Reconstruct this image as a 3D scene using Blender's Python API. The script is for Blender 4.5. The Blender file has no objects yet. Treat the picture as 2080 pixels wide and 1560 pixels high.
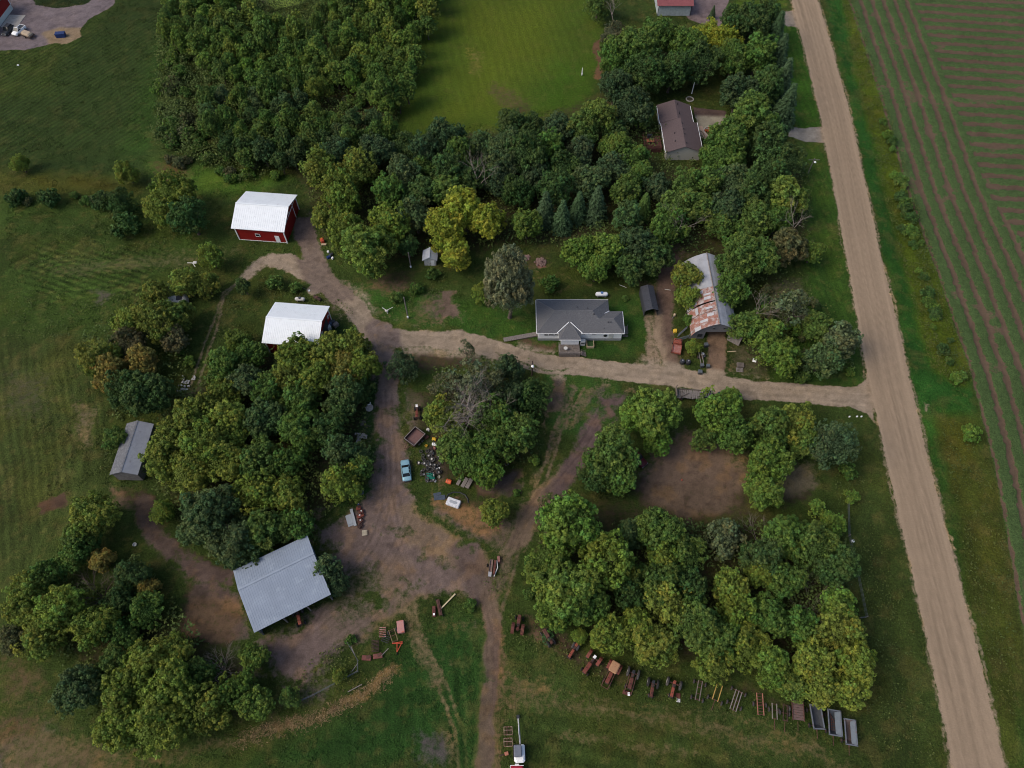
import bpy, math, random
import numpy as np
from mathutils import Vector, Matrix
R_=math.radians; rnd=random.Random(7); nr=np.random.RandomState(11)
S=bpy.context.scene; COL=S.collection
# ------------------------------------------------------------------ camera
FPX=1442.0; PITCH=R_(58.8); CAMH=120.0          # focal length in photo pixels (2080 wide), tilt below the horizon, flying height
cd=bpy.data.cameras.new('camera'); cam=bpy.data.objects.new('camera',cd); COL.objects.link(cam)
cam.location=(0,0,CAMH); cam.rotation_euler=(math.pi/2-PITCH,0,0)
cd.sensor_width=36; cd.lens=36*FPX/2080; cd.clip_start=1; cd.clip_end=8000; S.camera=cam
# ------------------------------------------------------------------ light
W=bpy.data.worlds.new('World'); S.world=W; W.use_nodes=True
wn=W.node_tree; bg=wn.nodes['Background']; sky=wn.nodes.new('ShaderNodeTexSky')
SUN_EL=R_(46); SUN_AZ=R_(-104)                     # azimuth from +Y, negative = towards -X (left of the picture)
sky.sky_type='NISHITA'; sky.sun_disc=False; sky.sun_elevation=SUN_EL; sky.sun_rotation=SUN_AZ
sky.air_density=1.0; sky.dust_density=3.5; sky.ozone_density=1.0
wn.links.new(sky.outputs[0],bg.inputs[0]); bg.inputs[1].default_value=0.112
sd=bpy.data.lights.new('sun','SUN'); sun=bpy.data.objects.new('sun',sd); COL.objects.link(sun)
sd.energy=1.0; sd.angle=R_(32); sd.color=(1,.90,.74)
sv=Vector((math.sin(SUN_AZ)*math.cos(SUN_EL),math.cos(SUN_AZ)*math.cos(SUN_EL),math.sin(SUN_EL)))
sun.rotation_euler=sv.to_track_quat('Z','Y').to_euler(); sun.location=(0,0,300)
S.view_settings.view_transform='Standard'; S.view_settings.look='None'; S.view_settings.gamma=1
S.view_settings.exposure=0.55
S.render.engine='CYCLES'
try:
    S.cycles.filter_width=1.05; S.cycles.max_bounces=6; S.cycles.diffuse_bounces=2; S.cycles.transmission_bounces=2; S.cycles.glossy_bounces=2
except Exception: pass
# ------------------------------------------------------------------ mapping: photo pixel + height -> world point
_F=np.array([0,math.cos(PITCH),-math.sin(PITCH)]); _D=np.array([0,-math.sin(PITCH),-math.cos(PITCH)])
def P(x,y,z=0.0):
    d=_F+np.array([1,0,0])*((x-1040)/FPX)+_D*((y-780)/FPX)
    p=np.array([0,0,CAMH])+d*((z-CAMH)/d[2]); return Vector((float(p[0]),float(p[1]),float(p[2])))
def ppm(x,y,z=0.0):                                # pixels per metre across the view there
    v=(y-780)/FPX; return FPX*(math.sin(PITCH)+v*math.cos(PITCH))/(CAMH-z)
def lin(r,g,b): 
    f=lambda c:(c/255/12.92) if c<=10 else ((c/255+.055)/1.055)**2.4
    return (f(r),f(g),f(b))
# ------------------------------------------------------------------ materials
MATS={}
def newmat(name):
    m=bpy.data.materials.new(name); m.use_nodes=True; return m,m.node_tree,m.node_tree.nodes['Principled BSDF']
def N(nt,t,**k):
    n=nt.nodes.new(t)
    for a,b in k.items(): setattr(n,a,b)
    return n
def mat(name,rgb,rough=.7,metal=0,var=.25,scale=1.5,dirt=None,dirtamt=.0,bump=.0,rows=None):
    """procedural paint/wood/metal: base colour with two scales of mottling, optional dirt/rust patches, optional rows (spacing, axis)"""
    if name in MATS: return MATS[name]
    m,nt,b=newmat(name); L=nt.links.new
    tc=N(nt,'ShaderNodeTexCoord'); n1=N(nt,'ShaderNodeTexNoise'); n1.inputs['Scale'].default_value=scale; n1.inputs['Detail'].default_value=6; n1.inputs['Roughness'].default_value=.7
    L(tc.outputs['Object'],n1.inputs['Vector'])
    mr=N(nt,'ShaderNodeMapRange'); mr.inputs['From Min'].default_value=.3; mr.inputs['From Max'].default_value=.7
    mr.inputs['To Min'].default_value=1-var; mr.inputs['To Max'].default_value=1+var; L(n1.outputs['Fac'],mr.inputs['Value'])
    vm=N(nt,'ShaderNodeVectorMath',operation='SCALE'); vm.inputs[0].default_value=rgb; L(mr.outputs[0],vm.inputs['Scale'])
    out=vm.outputs[0]
    if dirt:
        n2=N(nt,'ShaderNodeTexNoise'); n2.inputs['Scale'].default_value=scale*.8+.35; n2.inputs['Detail'].default_value=8; n2.inputs['Roughness'].default_value=.75
        L(tc.outputs['Object'],n2.inputs['Vector'])
        cr=N(nt,'ShaderNodeMapRange'); cr.inputs['From Min'].default_value=.62-dirtamt*.35; cr.inputs['From Max'].default_value=.72-dirtamt*.25; L(n2.outputs['Fac'],cr.inputs['Value'])
        mx=N(nt,'ShaderNodeMix',data_type='RGBA'); L(cr.outputs[0],mx.inputs[0]); L(out,mx.inputs[6]); mx.inputs[7].default_value=(*dirt,1); out=mx.outputs[2]
    if rows:
        sp,ax=rows; wv=N(nt,'ShaderNodeTexWave',wave_type='BANDS',bands_direction=ax,wave_profile='SIN'); wv.inputs['Scale'].default_value=math.pi/10/sp*1.0
        wv.inputs['Distortion'].default_value=.3; wv.inputs['Detail'].default_value=1
        L(tc.outputs['Object'],wv.inputs['Vector'])
        bp=N(nt,'ShaderNodeBump'); bp.inputs['Strength'].default_value=.6; bp.inputs['Distance'].default_value=.05; L(wv.outputs['Fac'],bp.inputs['Height']); L(bp.outputs[0],b.inputs['Normal'])
    elif bump:
        bp=N(nt,'ShaderNodeBump'); bp.inputs['Strength'].default_value=bump; bp.inputs['Distance'].default_value=.05; L(n1.outputs['Fac'],bp.inputs['Height']); L(bp.outputs[0],b.inputs['Normal'])
    L(out,b.inputs['Base Color']); b.inputs['Roughness'].default_value=rough; b.inputs['Metallic'].default_value=metal
    b.inputs['Specular IOR Level'].default_value=.3
    MATS[name]=m; return m
RUST=(.13,.05,.03); GRIME=(.12,.10,.08)
WHITEROOF=mat('white_metal_roof',(.78,.82,.85),.45,0,.05,.8,(.66,.69,.72),.18)
REDW=mat('red_metal_wall',(.24,.012,.012),.5,0,.12,.6)
WHITE=mat('white_paint',(.82,.83,.84),.5,0,.08,2,GRIME,.05)
WHITE2=mat('weathered_white',(.55,.55,.53),.6,0,.15,2,GRIME,.25)
SHINGLE=mat('grey_shingles',(.105,.107,.116),.9,0,.30,5,(.16,.16,.165),.3,bump=.5)
SHINGLE2=mat('brown_shingles',(.098,.072,.074),.9,0,.22,4,(.12,.09,.09),.2,bump=.5)
SHINGLE3=mat('old_grey_shingles',(.12,.125,.14),.9,0,.35,3,(.2,.21,.23),.3,bump=.6)
GALV=mat('galvanised_sheet',(.33,.34,.37),.55,.15,.16,.5,(.22,.21,.22),.15)
RUSTROOF=mat('rusted_sheet',(.25,.115,.085),.8,0,.30,.9,(.38,.36,.36),.42)
BLUEGREY=mat('blue_grey_metal',(.245,.29,.36),.5,.1,.08,.35,(.3,.35,.42),.25)
BLACKM=mat('black_metal',(.03,.032,.038),.45,0,.2,1)
CHAR=mat('charcoal_roof',(.042,.045,.056),.6,0,.15,.8)
GLASS=mat('dark_glass',(.012,.016,.02),.12,0,.1,1)
RUBBER=mat('tyre_rubber',(.018,.018,.018),.9,0,.35,3,(.06,.05,.045),.2)
OLDRUB=mat('dusty_rubber',(.05,.048,.047),.9,0,.35,2,(.1,.085,.07),.25)
RIMG=mat('grey_rim',(.33,.33,.33),.5,.3,.2,4,RUST,.3)
RIMW=mat('pale_rim',(.5,.49,.46),.6,0,.2,4,RUST,.25)
TRED=mat('faded_tractor_red',(.165,.04,.03),.7,0,.35,3,RUST,.45)
TRED2=mat('dull_tractor_red',(.085,.028,.025),.8,0,.35,3,RUST,.5)
TRED3=mat('orange_red_paint',(.26,.065,.04),.7,0,.3,3,(.13,.05,.035),.4)
RUSTM=mat('rusty_iron',(.10,.045,.035),.85,0,.35,2.5,(.05,.03,.028),.35)
RUSTD=mat('dark_rusty_iron',(.045,.028,.024),.85,0,.35,2.5,(.10,.05,.04),.3)
TAN=mat('tan_canopy',(.36,.20,.11),.7,0,.12,2,(.25,.12,.07),.25)
WOOD=mat('weathered_wood',(.16,.135,.12),.9,0,.3,2.5,(.09,.07,.06),.3,bump=.4)
WOODL=mat('pale_lumber',(.42,.33,.22),.85,0,.2,2,(.2,.15,.1),.2)
WOODD=mat('stained_deck_wood',(.085,.035,.028),.8,0,.3,2)
WOODG=mat('grey_boards',(.21,.185,.17),.9,0,.25,3,(.12,.1,.09),.3)
BARNW=mat('grey_barn_board',(.17,.165,.17),.9,0,.3,2,(.1,.09,.085),.3)
CONC=mat('concrete',(.38,.35,.31),.9,0,.14,1.2,(.26,.23,.2),.25)
STONE=mat('pale_stone',(.36,.33,.30),.9,0,.3,3)
SIDING=mat('cream_siding',(.40,.39,.35),.7,0,.05,1)
FOUND=mat('foundation_block',(.27,.28,.29),.9,0,.15,2)
BLUECAR=mat('light_blue_car_paint',(.25,.43,.50),.28,.25,.06,1)
BLUEDK=mat('dark_blue_plastic',(.01,.03,.12),.5)
GREENT=mat('green_tarp',(.008,.13,.09),.6,0,.3,4)
ORANGE=mat('orange_plastic',(.62,.12,.045),.5,0,.15,3)
YELLOW=mat('yellow_paint',(.62,.40,.04),.5,0,.12,3,(.35,.2,.05),.2)
GREYB=mat('grey_box_paint',(.125,.14,.165),.7,0,.18,1.5,RUST,.18)
GREYD=mat('dark_grey_plastic',(.05,.056,.066),.5,0,.2,2)
PINKR=mat('sun_faded_red_panel',(.42,.21,.19),.8,0,.15,1.2,(.45,.09,.05),.3)
REDROOF=mat('faded_red_roof',(.22,.07,.075),.7,0,.1,.6)
BARK=mat('bark',(.10,.08,.065),.95,0,.3,4,bump=.4)
DEADW=mat('bleached_dead_wood',(.24,.205,.18),.95,0,.3,3)
DEADR=mat('reddish_dead_twigs',(.17,.12,.11),.95,0,.3,3)
FLOWER=mat('red_orange_flowers',(.30,.08,.03),.9,0,.6,9)
HOT=mat('hot_tub_shell',(.62,.63,.66),.45,0,.12,2.5,(.28,.29,.31),.3)
REDV=mat('crimson_vehicle_paint',(.33,.01,.03),.4,0,.1,2)
DARKR=mat('maroon_vehicle_paint',(.07,.012,.016),.45,0,.25,2)
STRAW=mat('straw',(.36,.24,.10),.95,0,.3,4)
def leafmat(name,trans=.16,hv=.16):
    m,nt,b=newmat(name); L=nt.links.new
    at=N(nt,'ShaderNodeAttribute',attribute_name='tint'); oi=N(nt,'ShaderNodeObjectInfo')
    mu=N(nt,'ShaderNodeMix',data_type='RGBA',blend_type='MULTIPLY'); mu.inputs[0].default_value=1; L(oi.outputs['Color'],mu.inputs[6]); L(at.outputs['Color'],mu.inputs[7])
    L(mu.outputs[2],b.inputs['Base Color']); b.inputs['Roughness'].default_value=.65; b.inputs['Specular IOR Level'].default_value=.18
    tr=N(nt,'ShaderNodeBsdfTranslucent'); L(mu.outputs[2],tr.inputs[0]); ms=N(nt,'ShaderNodeMixShader'); ms.inputs[0].default_value=trans
    L(b.outputs[0],ms.inputs[1]); L(tr.outputs[0],ms.inputs[2]); L(ms.outputs[0],nt.nodes['Material Output'].inputs['Surface']); return m
LEAF=leafmat('leaves'); NEEDLE=leafmat('needles',.08)
# ------------------------------------------------------------------ mesh builder and object helpers
class MB:
    def __init__(s): s.v=[]; s.f=[]; s.m=[]
    def add(s,vs,fs,mi=0):
        o=len(s.v); s.v+= [tuple(v) for v in vs]; s.f+=[tuple(i+o for i in f) for f in fs]; s.m+=[mi]*len(fs); return s
    def box(s,c,d,rz=0,mi=0,tx=1,ty=1,rx=0,ry=0):   # centre, size; tx,ty taper of the top
        x,y,z=[k/2 for k in d]; M=Matrix.Translation(c)@Matrix.Rotation(R_(rz),4,'Z')@Matrix.Rotation(R_(ry),4,'Y')@Matrix.Rotation(R_(rx),4,'X')
        vs=[M@Vector(q) for q in ((-x,-y,-z),(x,-y,-z),(x,y,-z),(-x,y,-z),(-x*tx,-y*ty,z),(x*tx,-y*ty,z),(x*tx,y*ty,z),(-x*tx,y*ty,z))]
        return s.add(vs,[(3,2,1,0),(4,5,6,7),(0,1,5,4),(1,2,6,5),(2,3,7,6),(3,0,4,7)],mi)
    def rbox(s,c,d,r=.08,rz=0,mi=0):                # box with chamfered vertical and top edges
        x,y,z=[k/2 for k in d]; M=Matrix.Translation(c)@Matrix.Rotation(R_(rz),4,'Z'); vs=[]
        def ring(a,b,h,q): return [(-a+q,-b,h),(a-q,-b,h),(a,-b+q,h),(a,b-q,h),(a-q,b,h),(-a+q,b,h),(-a,b-q,h),(-a,-b+q,h)]
        vs=ring(x,y,-z,r)+ring(x,y,z-r,r)+ring(x-r,y-r,z,r*.6); fs=[tuple(range(7,-1,-1)),tuple(range(16,24))]
        for k in (0,8):
            for i in range(8): j=(i+1)%8; fs.append((k+i,k+j,k+8+j,k+8+i))
        return s.add([M@Vector(q) for q in vs],fs,mi)
    def cyl(s,a,b,r,n=10,mi=0,r2=None,cap=True):
        a=Vector(a); b=Vector(b); d=b-a
        if d.length<1e-6: return s
        r2=r if r2 is None else r2; q=d.to_track_quat('Z','Y'); vs=[]
        for p,rr in ((a,r),(b,r2)):
            for i in range(n): t=2*math.pi*i/n; vs.append(p+q@Vector((rr*math.cos(t),rr*math.sin(t),0)))
        fs=[(i,(i+1)%n,n+(i+1)%n,n+i) for i in range(n)]
        if cap: fs+=[tuple(range(n-1,-1,-1)),tuple(range(n,2*n))]
        return s.add(vs,fs,mi)
    def tube(s,pts,r,n=6,mi=0):
        for a,b in zip(pts[:-1],pts[1:]): s.cyl(a,b,r,n,mi)
        return s
    def lathe(s,prof,c,axis='z',n=16,mi=0):          # prof [(r,h)]
        c=Vector(c); vs=[]
        for r,h in prof:
            for i in range(n):
                t=2*math.pi*i/n; a,b=r*math.cos(t),r*math.sin(t)
                vs.append(c+(Vector((a,b,h)) if axis=='z' else Vector((h,a,b)) if axis=='x' else Vector((b,h,a))))
        fs=[]
        for k in range(len(prof)-1):
            for i in range(n): j=(i+1)%n; fs.append((k*n+i,k*n+j,(k+1)*n+j,(k+1)*n+i))
        return s.add(vs,fs,mi)
    def poly(s,pts,mi=0): return s.add(pts,[tuple(range(len(pts)))],mi)
    def slab(s,pts,t,mi=0):                          # polygon thickened downwards by t
        n=len(pts); lo=[(p[0],p[1],p[2]-t) for p in pts]
        return s.add(list(pts)+lo,[tuple(range(n)),tuple(range(2*n-1,n-1,-1))]+[(i,n+i,n+(i+1)%n,(i+1)%n) for i in range(n)],mi)
    def build(s,name,mats,parent=None,smooth=False,loc=None,rz=0):
        me=bpy.data.meshes.new(name); me.from_pydata(s.v,[],s.f); me.update()
        for m in (mats if isinstance(mats,(list,tuple)) else [mats]): me.materials.append(m)
        if any(s.m): me.polygons.foreach_set('material_index',s.m)
        if smooth: me.polygons.foreach_set('use_smooth',[True]*len(me.polygons))
        return link(name,me,parent,loc,rz)
def link(name,me,parent=None,loc=None,rz=0):
    o=bpy.data.objects.new(name,me); COL.objects.link(o)
    if parent: o.parent=parent
    if loc is not None: o.location=loc
    if rz: o.rotation_euler.z=rz
    return o
def tag(o,label,cat,group=None,kind=None):
    if label: o['label']=label
    if cat: o['category']=cat
    if group: o['group']=group
    if kind: o['kind']=kind
    return o
def thing(name,label,cat,loc,rz=0,group=None):
    o=bpy.data.objects.new(name,None); COL.objects.link(o); o.empty_display_size=.3
    o.location=loc; o.rotation_euler.z=rz; return tag(o,label,cat,group)
def copytree(o,parent=None):
    c=o.copy(); COL.objects.link(c)
    if parent: c.parent=parent
    for ch in list(o.children): copytree(ch,c)
    return c
def head(a,b):                                      # two pixels on the ground: centre, heading (rz turning +Y to a->b), length
    A=P(*a); B=P(*b); d=B-A; return (A+B)/2, math.atan2(-d.x,d.y), d.length
# ================================================================== GROUND
def sstep(a,b,x):
    t=np.clip((x-a)/(b-a),0,1); return t*t*(3-2*t)
def _h(ix,iy,seed):
    h=(ix.astype(np.int64)*374761393+iy.astype(np.int64)*668265263+seed*1274126177)&0xffffffff
    h=((h^(h>>13))*1274126177)&0xffffffff; h=h^(h>>16); return (h&0xffffff)/float(0xffffff)
def vn(x,y,seed):
    ix=np.floor(x); iy=np.floor(y); fx=x-ix; fy=y-iy; fx=fx*fx*(3-2*fx); fy=fy*fy*(3-2*fy); ix=ix.astype(np.int64); iy=iy.astype(np.int64)
    a=_h(ix,iy,seed); b=_h(ix+1,iy,seed); c=_h(ix,iy+1,seed); d=_h(ix+1,iy+1,seed)
    return (a*(1-fx)+b*fx)*(1-fy)+(c*(1-fx)+d*fx)*fy
def fbm(x,y,sc,oc,seed,rough=.55):
    t=0;a=1;n=0
    for i in range(oc): t=t+a*vn(x*sc+i*17.3,y*sc-i*9.1,seed+i); n+=a; a*=rough; sc*=2.03
    return t/n
xs=np.concatenate([[-4000,-1500,-600,-330,-250,-215,-190],np.arange(-172,-84,.5),np.arange(-84,96,.27),np.arange(96,172,.5),[190,215,250,330,600,1500,4000]])
ys=np.concatenate([[-3000,-1000,-400,-150,-60,-30],np.arange(-8,120,.27),np.arange(120,222,.42),[240,270,330,450,800,2000,5000]])
NX,NY=len(xs),len(ys); X,Y=np.meshgrid(xs,ys)       # shape NY,NX
wx=X+2.2*(fbm(X,Y,.16,4,3)-.5)+.9*(fbm(X,Y,.9,3,5)-.5); wy=Y+2.2*(fbm(X,Y,.16,4,9)-.5)+.9*(fbm(X,Y,.9,3,12)-.5)
nA=fbm(X,Y,.05,5,21); nB=fbm(X,Y,.22,5,31); nC=fbm(X,Y,1.1,4,41); nD=fbm(X,Y,.6,4,51)
C_=lambda *c: np.array(lin(*c))*1.0
gcol=np.empty((NY,NX,3)); dcol=np.empty((NY,NX,3)); cov=np.full((NY,NX),-.35); Z=np.zeros((NY,NX)); cls=np.zeros((NY,NX),np.int8)
gcol[:]=C_(48,62,32); dcol[:]=C_(92,78,66)
def mixg(w,c): gcol[...]+= (c-gcol)*w[...,None]
def pw(px): return np.array([[P(a,b).x,P(a,b).y] for a,b in px])
def sdist(px,margin,closed=True,warp=1.0):
    q=pw(px) if not isinstance(px,np.ndarray) else px
    x0,y0=q.min(0)-margin; x1,y1=q.max(0)+margin
    i0,i1=np.searchsorted(ys,[y0,y1]); j0,j1=np.searchsorted(xs,[x0,x1]); sl=(slice(i0,i1),slice(j0,j1))
    x=X[sl]+(wx[sl]-X[sl])*warp; y=Y[sl]+(wy[sl]-Y[sl])*warp
    d2=np.full(x.shape,1e12); ins=np.zeros(x.shape,bool); n=len(q)
    for k in range(n if closed else n-1):
        a=q[k]; b=q[(k+1)%n]; e=b-a; L2=max(e@e,1e-9); t=np.clip(((x-a[0])*e[0]+(y-a[1])*e[1])/L2,0,1)
        d2=np.minimum(d2,(x-a[0]-t*e[0])**2+(y-a[1]-t*e[1])**2)
        if closed and a[1]!=b[1]:
            c=((a[1]>y)!=(b[1]>y))&(x<(b[0]-a[0])*(y-a[1])/(b[1]-a[1])+a[0]); ins^=c
    d=np.sqrt(d2); return sl,(np.where(ins,-d,d) if closed else d)
def G(px,c,soft=2,w=1,warp=1):                        # recolour the grass inside a polygon
    sl,d=sdist(px,soft+4,True,warp); m=sstep(soft,-soft,d)*w; gcol[sl]+=(C_(*c)-gcol[sl])*m[...,None]
def D(px,c,cv,soft=1,warp=1,cl=0,base=-.35,closed=True,width=0):   # bare soil/gravel: colour and how much of it covers the grass
    sl,d=sdist(px,max(soft,0)+width+4,closed,warp); 
    if not closed: d=d-width/2
    m=sstep(soft,-soft,d); mc=sstep(soft+1.5,soft,d)
    ex=sstep(.4,.9,cov[sl]); wg=mc*(1-ex*(1-min(cv,1)*.55)) if not cl else mc; dcol[sl]+=(C_(*c)-dcol[sl])*wg[...,None]; cov[sl]=np.maximum(cov[sl],base+(cv-base)*m)
    if cl: cls[sl]=np.where(d<0,cl,cls[sl])
def DG(px,soft,w=1,width=0,closed=False,warp=1):       # let grass grow back over soil
    sl,d=sdist(px,soft+width+4,closed,warp); 
    if not closed: d=d-width/2
    m=sstep(soft,-soft,d)*w; cov[sl]=cov[sl]*(1-m)+(-.3)*m
# --- broad grass tones
G([(-200,-200),(340,-200),(330,200),(300,320),(280,350),(-200,350)],(34,49,27),3)
G([(-200,95),(60,100),(130,75),(185,35),(210,-10),(250,-10),(200,60),(120,130),(110,190),(-200,230)],(52,66,30),3,.8)
G([(300,120),(335,60),(330,200),(305,300),(260,325),(240,310),(275,210)],(40,68,28),3.5,.8)
G([(-200,340),(200,355),(300,380),(230,420),(-200,400)],(58,60,26),3,.8)
G([(-200,390),(260,400),(420,460),(480,500),(300,600),(-200,600)],(44,60,28),4,.9)
G([(-200,600),(300,560),(300,650),(170,690),(-200,690)],(48,66,30),3,.8)
G([(-300,680),(180,690),(190,850),(220,960),(60,1180),(-300,1300)],(54,64,36),5,.9)
G([(800,275),(830,150),(880,-60),(1230,-60),(1222,100),(1205,170),(1180,230),(1060,270)],(58,76,29),1.5)
G([(930,230),(960,120),(960,20),(1130,10),(1110,100),(1040,170),(1010,230)],(76,88,27),10,.6)
G([(1090,215),(1130,130),(1200,130),(1200,180),(1150,230)],(50,88,26),5,.7)
G([(1585,50),(1625,45),(1665,260),(1610,255),(1590,120)],(44,74,26),1,.9)
G([(1630,285),(1665,290),(1700,380),(1755,780),(1560,770),(1640,600),(1630,400)],(46,72,30),1.5,.9)
G([(1500,0),(1600,0),(1600,16),(1480,14)],(64,84,32),1)
G([(1660,-60),(1720,-60),(1860,400),(1960,700),(1985,850),(2100,1560),(2040,1560),(1860,800),(1780,440)],(36,72,32),1)
G([(1700,-60),(1725,-60),(1790,180),(1850,370),(1975,760),(1960,790),(1900,760),(1820,470),(1745,170)],(72,82,26),1.5,.75)
G([(1900,850),(1985,845),(2020,1000),(2080,1300),(2080,1560),(2030,1560),(1960,1200)],(62,64,28),2,.8)
G([(1740,850),(1790,870),(1870,1250),(1920,1560),(1700,1560),(1730,1300),(1730,1000)],(48,60,32),1.5,.8)
G([(620,560),(900,600),(1100,640),(1300,600),(1330,700),(1200,735),(1000,690),(880,665),(780,650),(700,590)],(42,72,32),2,.8)
G([(1110,740),(1270,770),(1250,850),(1180,900),(1120,860),(1100,780)],(42,72,38),2,.7)
G([(800,1330),(960,1240),(985,1290),(985,1560),(500,1560),(760,1440)],(36,64,32),3,.9)
G([(1010,1330),(1180,1330),(1400,1430),(1700,1530),(1740,1600),(1010,1600)],(50,64,34),3,.9)
G([(650,640),(760,690),(790,860),(780,1020),(660,1040)],(30,56,32),2,.7)
G([(330,100),(880,0),(800,290),(600,400),(480,400),(330,330)],(40,54,28),3,.9)
G([(690,170),(760,160),(760,210),(690,230)],(78,84,34),3,.8)
G([(300,330),(480,340),(600,360),(480,400),(330,390)],(58,84,34),3,.8)
# large and small mottling of the turf, real colour variation between plants
v=(nA-.5)[...,None]; gcol*=(1+.7*v); gcol*=1+.6*(nB-.5)[...,None]+.35*(nD-.5)[...,None]
oli=sstep(.52,.72,fbm(X,Y,.11,4,77))[...,None]; gcol+=(gcol*np.array([1.3,1.03,.85])-gcol)*oli*.6
brn=sstep(.55,.75,fbm(X,Y,.35,5,88)); gcol+=(C_(96,84,60)-gcol)*(brn*.24)[...,None]; fine=sstep(.58,.78,fbm(X,Y,.9,4,93)); gcol+=(C_(104,94,64)-gcol)*(fine*.22)[...,None]
G([(-200,110),(60,115),(130,85),(180,40),(215,-10),(340,-100),(325,200),(295,310),(270,340),(-200,335)],(42,56,27),5,.6)
G([(810,270),(838,150),(885,-60),(1225,-60),(1218,100),(1200,170),(1175,225),(1060,262)],(60,78,26),3,.45)
G([(930,230),(950,120),(960,0),(1130,0),(1110,100),(1030,170),(1000,230)],(82,92,30),9,.55)  # lawn centre brighter and yellower, fading out softly
# --- bare patches, worn turf
def patches(px,c,cv,soft=3): D(px,c,cv,soft,1.6)
BR=(90,76,68); TANC=(116,96,72); DK=(74,64,58)
patches([(655,560),(720,560),(770,620),(800,640),(740,640),(690,590)],(104,88,74),.45)
patches([(740,540),(840,545),(845,590),(790,610),(735,590)],(98,80,64),.5)
patches([(850,600),(900,590),(945,640),(940,655),(850,655),(830,630)],(96,84,68),.55)
patches([(895,590),(925,590),(935,650),(895,655)],(100,84,74),.75,1)
patches([(650,600),(660,560),(700,600),(700,640),(670,650)],(96,84,62),.35)
patches([(820,700),(960,700),(990,745),(860,760),(800,740)],(98,84,68),.6,2)
patches([(1120,760),(1155,760),(1150,840),(1115,835)],(90,80,76),.75,1.5)
patches([(1190,860),(1220,800),(1275,790),(1250,840),(1240,870),(1200,880)],(88,76,70),.8,1.5)
patches([(820,790),(880,800),(885,870),(840,880),(815,840)],(88,76,64),.5,2)
patches([(870,880),(920,870),(950,960),(900,985),(850,960)],(80,68,62),.55,2)
patches([(960,960),(1060,955),(1060,1010),(960,1015)],(76,68,66),.8,1.5)
patches([(870,1000),(960,1010),(1040,1060),(1030,1130),(960,1090),(880,1040)],(112,88,66),.6,2)
D([(1275,970),(1330,905),(1400,865),(1480,890),(1530,960),(1515,1055),(1420,1080),(1330,1055),(1285,1010)],(92,77,71),.82,4.0,2.2)
D([(1400,930),(1470,960),(1460,1030),(1400,1040),(1360,980)],(108,90,68),.6,4,2)
D([(1590,940),(1640,925),(1670,985),(1655,1020),(1590,1030),(1570,990)],(94,86,68),.75,2.6,1.8)
D([(365,1190),(430,1170),(490,1210),(500,1290),(440,1320),(370,1290)],(108,86,68),.72,1.5,1.2)
D([(265,1000),(310,1000),(330,1070),(400,1130),(480,1155),(475,1190),(380,1180),(300,1110),(270,1050)],(86,72,66),.95,1.5,1.2,cl=3)
patches([(215,985),(300,985),(300,1040),(230,1030)],(98,80,66),.6,2)
patches([(70,1022),(135,1015),(135,1030),(75,1040)],(80,62,50),.9,.8)
patches([(-60,1450),(80,1440),(180,1490),(300,1540),(300,1640),(-60,1640)],(86,78,66),.55,4)
patches([(0,1300),(60,1330),(110,1400),(60,1440),(0,1440)],(88,72,52),.45,4)
D([(480,1515),(560,1470),(640,1455),(720,1410),(800,1350),(815,1370),(740,1425),(640,1470),(520,1510)],(122,97,62),.72,1.4,1.8)
patches([(560,1400),(650,1340),(700,1370),(660,1430),(570,1440)],(96,76,58),.6,2)
patches([(900,1330),(960,1320),(950,1360),(905,1350)],(112,92,68),.4,2)
patches([(850,1480),(925,1490),(915,1570),(840,1560)],(78,72,70),.6,3)
patches([(1020,1380),(1120,1370),(1130,1420),(1040,1450)],(82,76,64),.5,3)
patches([(1560,1490),(1650,1500),(1700,1540),(1500,1530)],(98,86,62),.55,4)
patches([(1440,1380),(1740,1450),(1740,1480),(1440,1410)],(92,76,56),.45,2.5)
patches([(1060,1240),(1100,1260),(1190,1320),(1290,1360),(1290,1380),(1180,1360),(1090,1310)],(96,76,60),.65,2)
patches([(180,590),(225,595),(220,610),(190,625)],(88,82,72),.6,1.5)
patches([(90,540),(220,520),(320,515),(460,510),(470,525),(330,545),(210,560),(110,565)],(86,82,56),.3,2.5)
patches([(300,520),(400,510),(400,545),(310,550)],(98,84,62),.32,2.5)
patches([(1205,90),(1222,70),(1220,165),(1208,165)],(98,74,56),.9,.8)
patches([(975,190),(1000,165),(1050,180),(1090,230),(1050,240),(1000,215)],(84,74,48),.45,3)
patches([(940,90),(985,110),(975,160),(950,150)],(108,100,52),.35,3)
patches([(1040,520),(1120,505),(1120,540),(1060,545)],(66,58,46),.4,2)
patches([(1085,525),(1108,523),(1105,540),(1088,543)],(118,84,76),.9,.4)
patches([(300,330),(380,320),(400,360),(320,380)],(84,66,46),.5,3)
patches([(1560,560),(1640,560),(1640,660),(1520,650)],(84,80,62),.5,4)
patches([(1480,690),(1560,690),(1560,770),(1480,765)],(78,72,54),.5,3)
patches([(0,740),(120,750),(100,860),(0,860)],(70,66,52),.35,5)
patches([(150,800),(200,820),(190,920),(150,900)],(104,92,72),.45,3)
patches([(960,700),(1010,690),(1060,735),(990,735)],(96,80,62),.4,1.5)
patches([(1060,680),(1140,700),(1130,725),(1050,705)],(88,70,54),.65,1.5)
patches([(1290,560),(1350,580),(1350,640),(1300,600)],(98,80,62),.5,2)
patches([(660,700),(770,690),(770,790),(700,770)],(92,80,68),.45,2)
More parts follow.
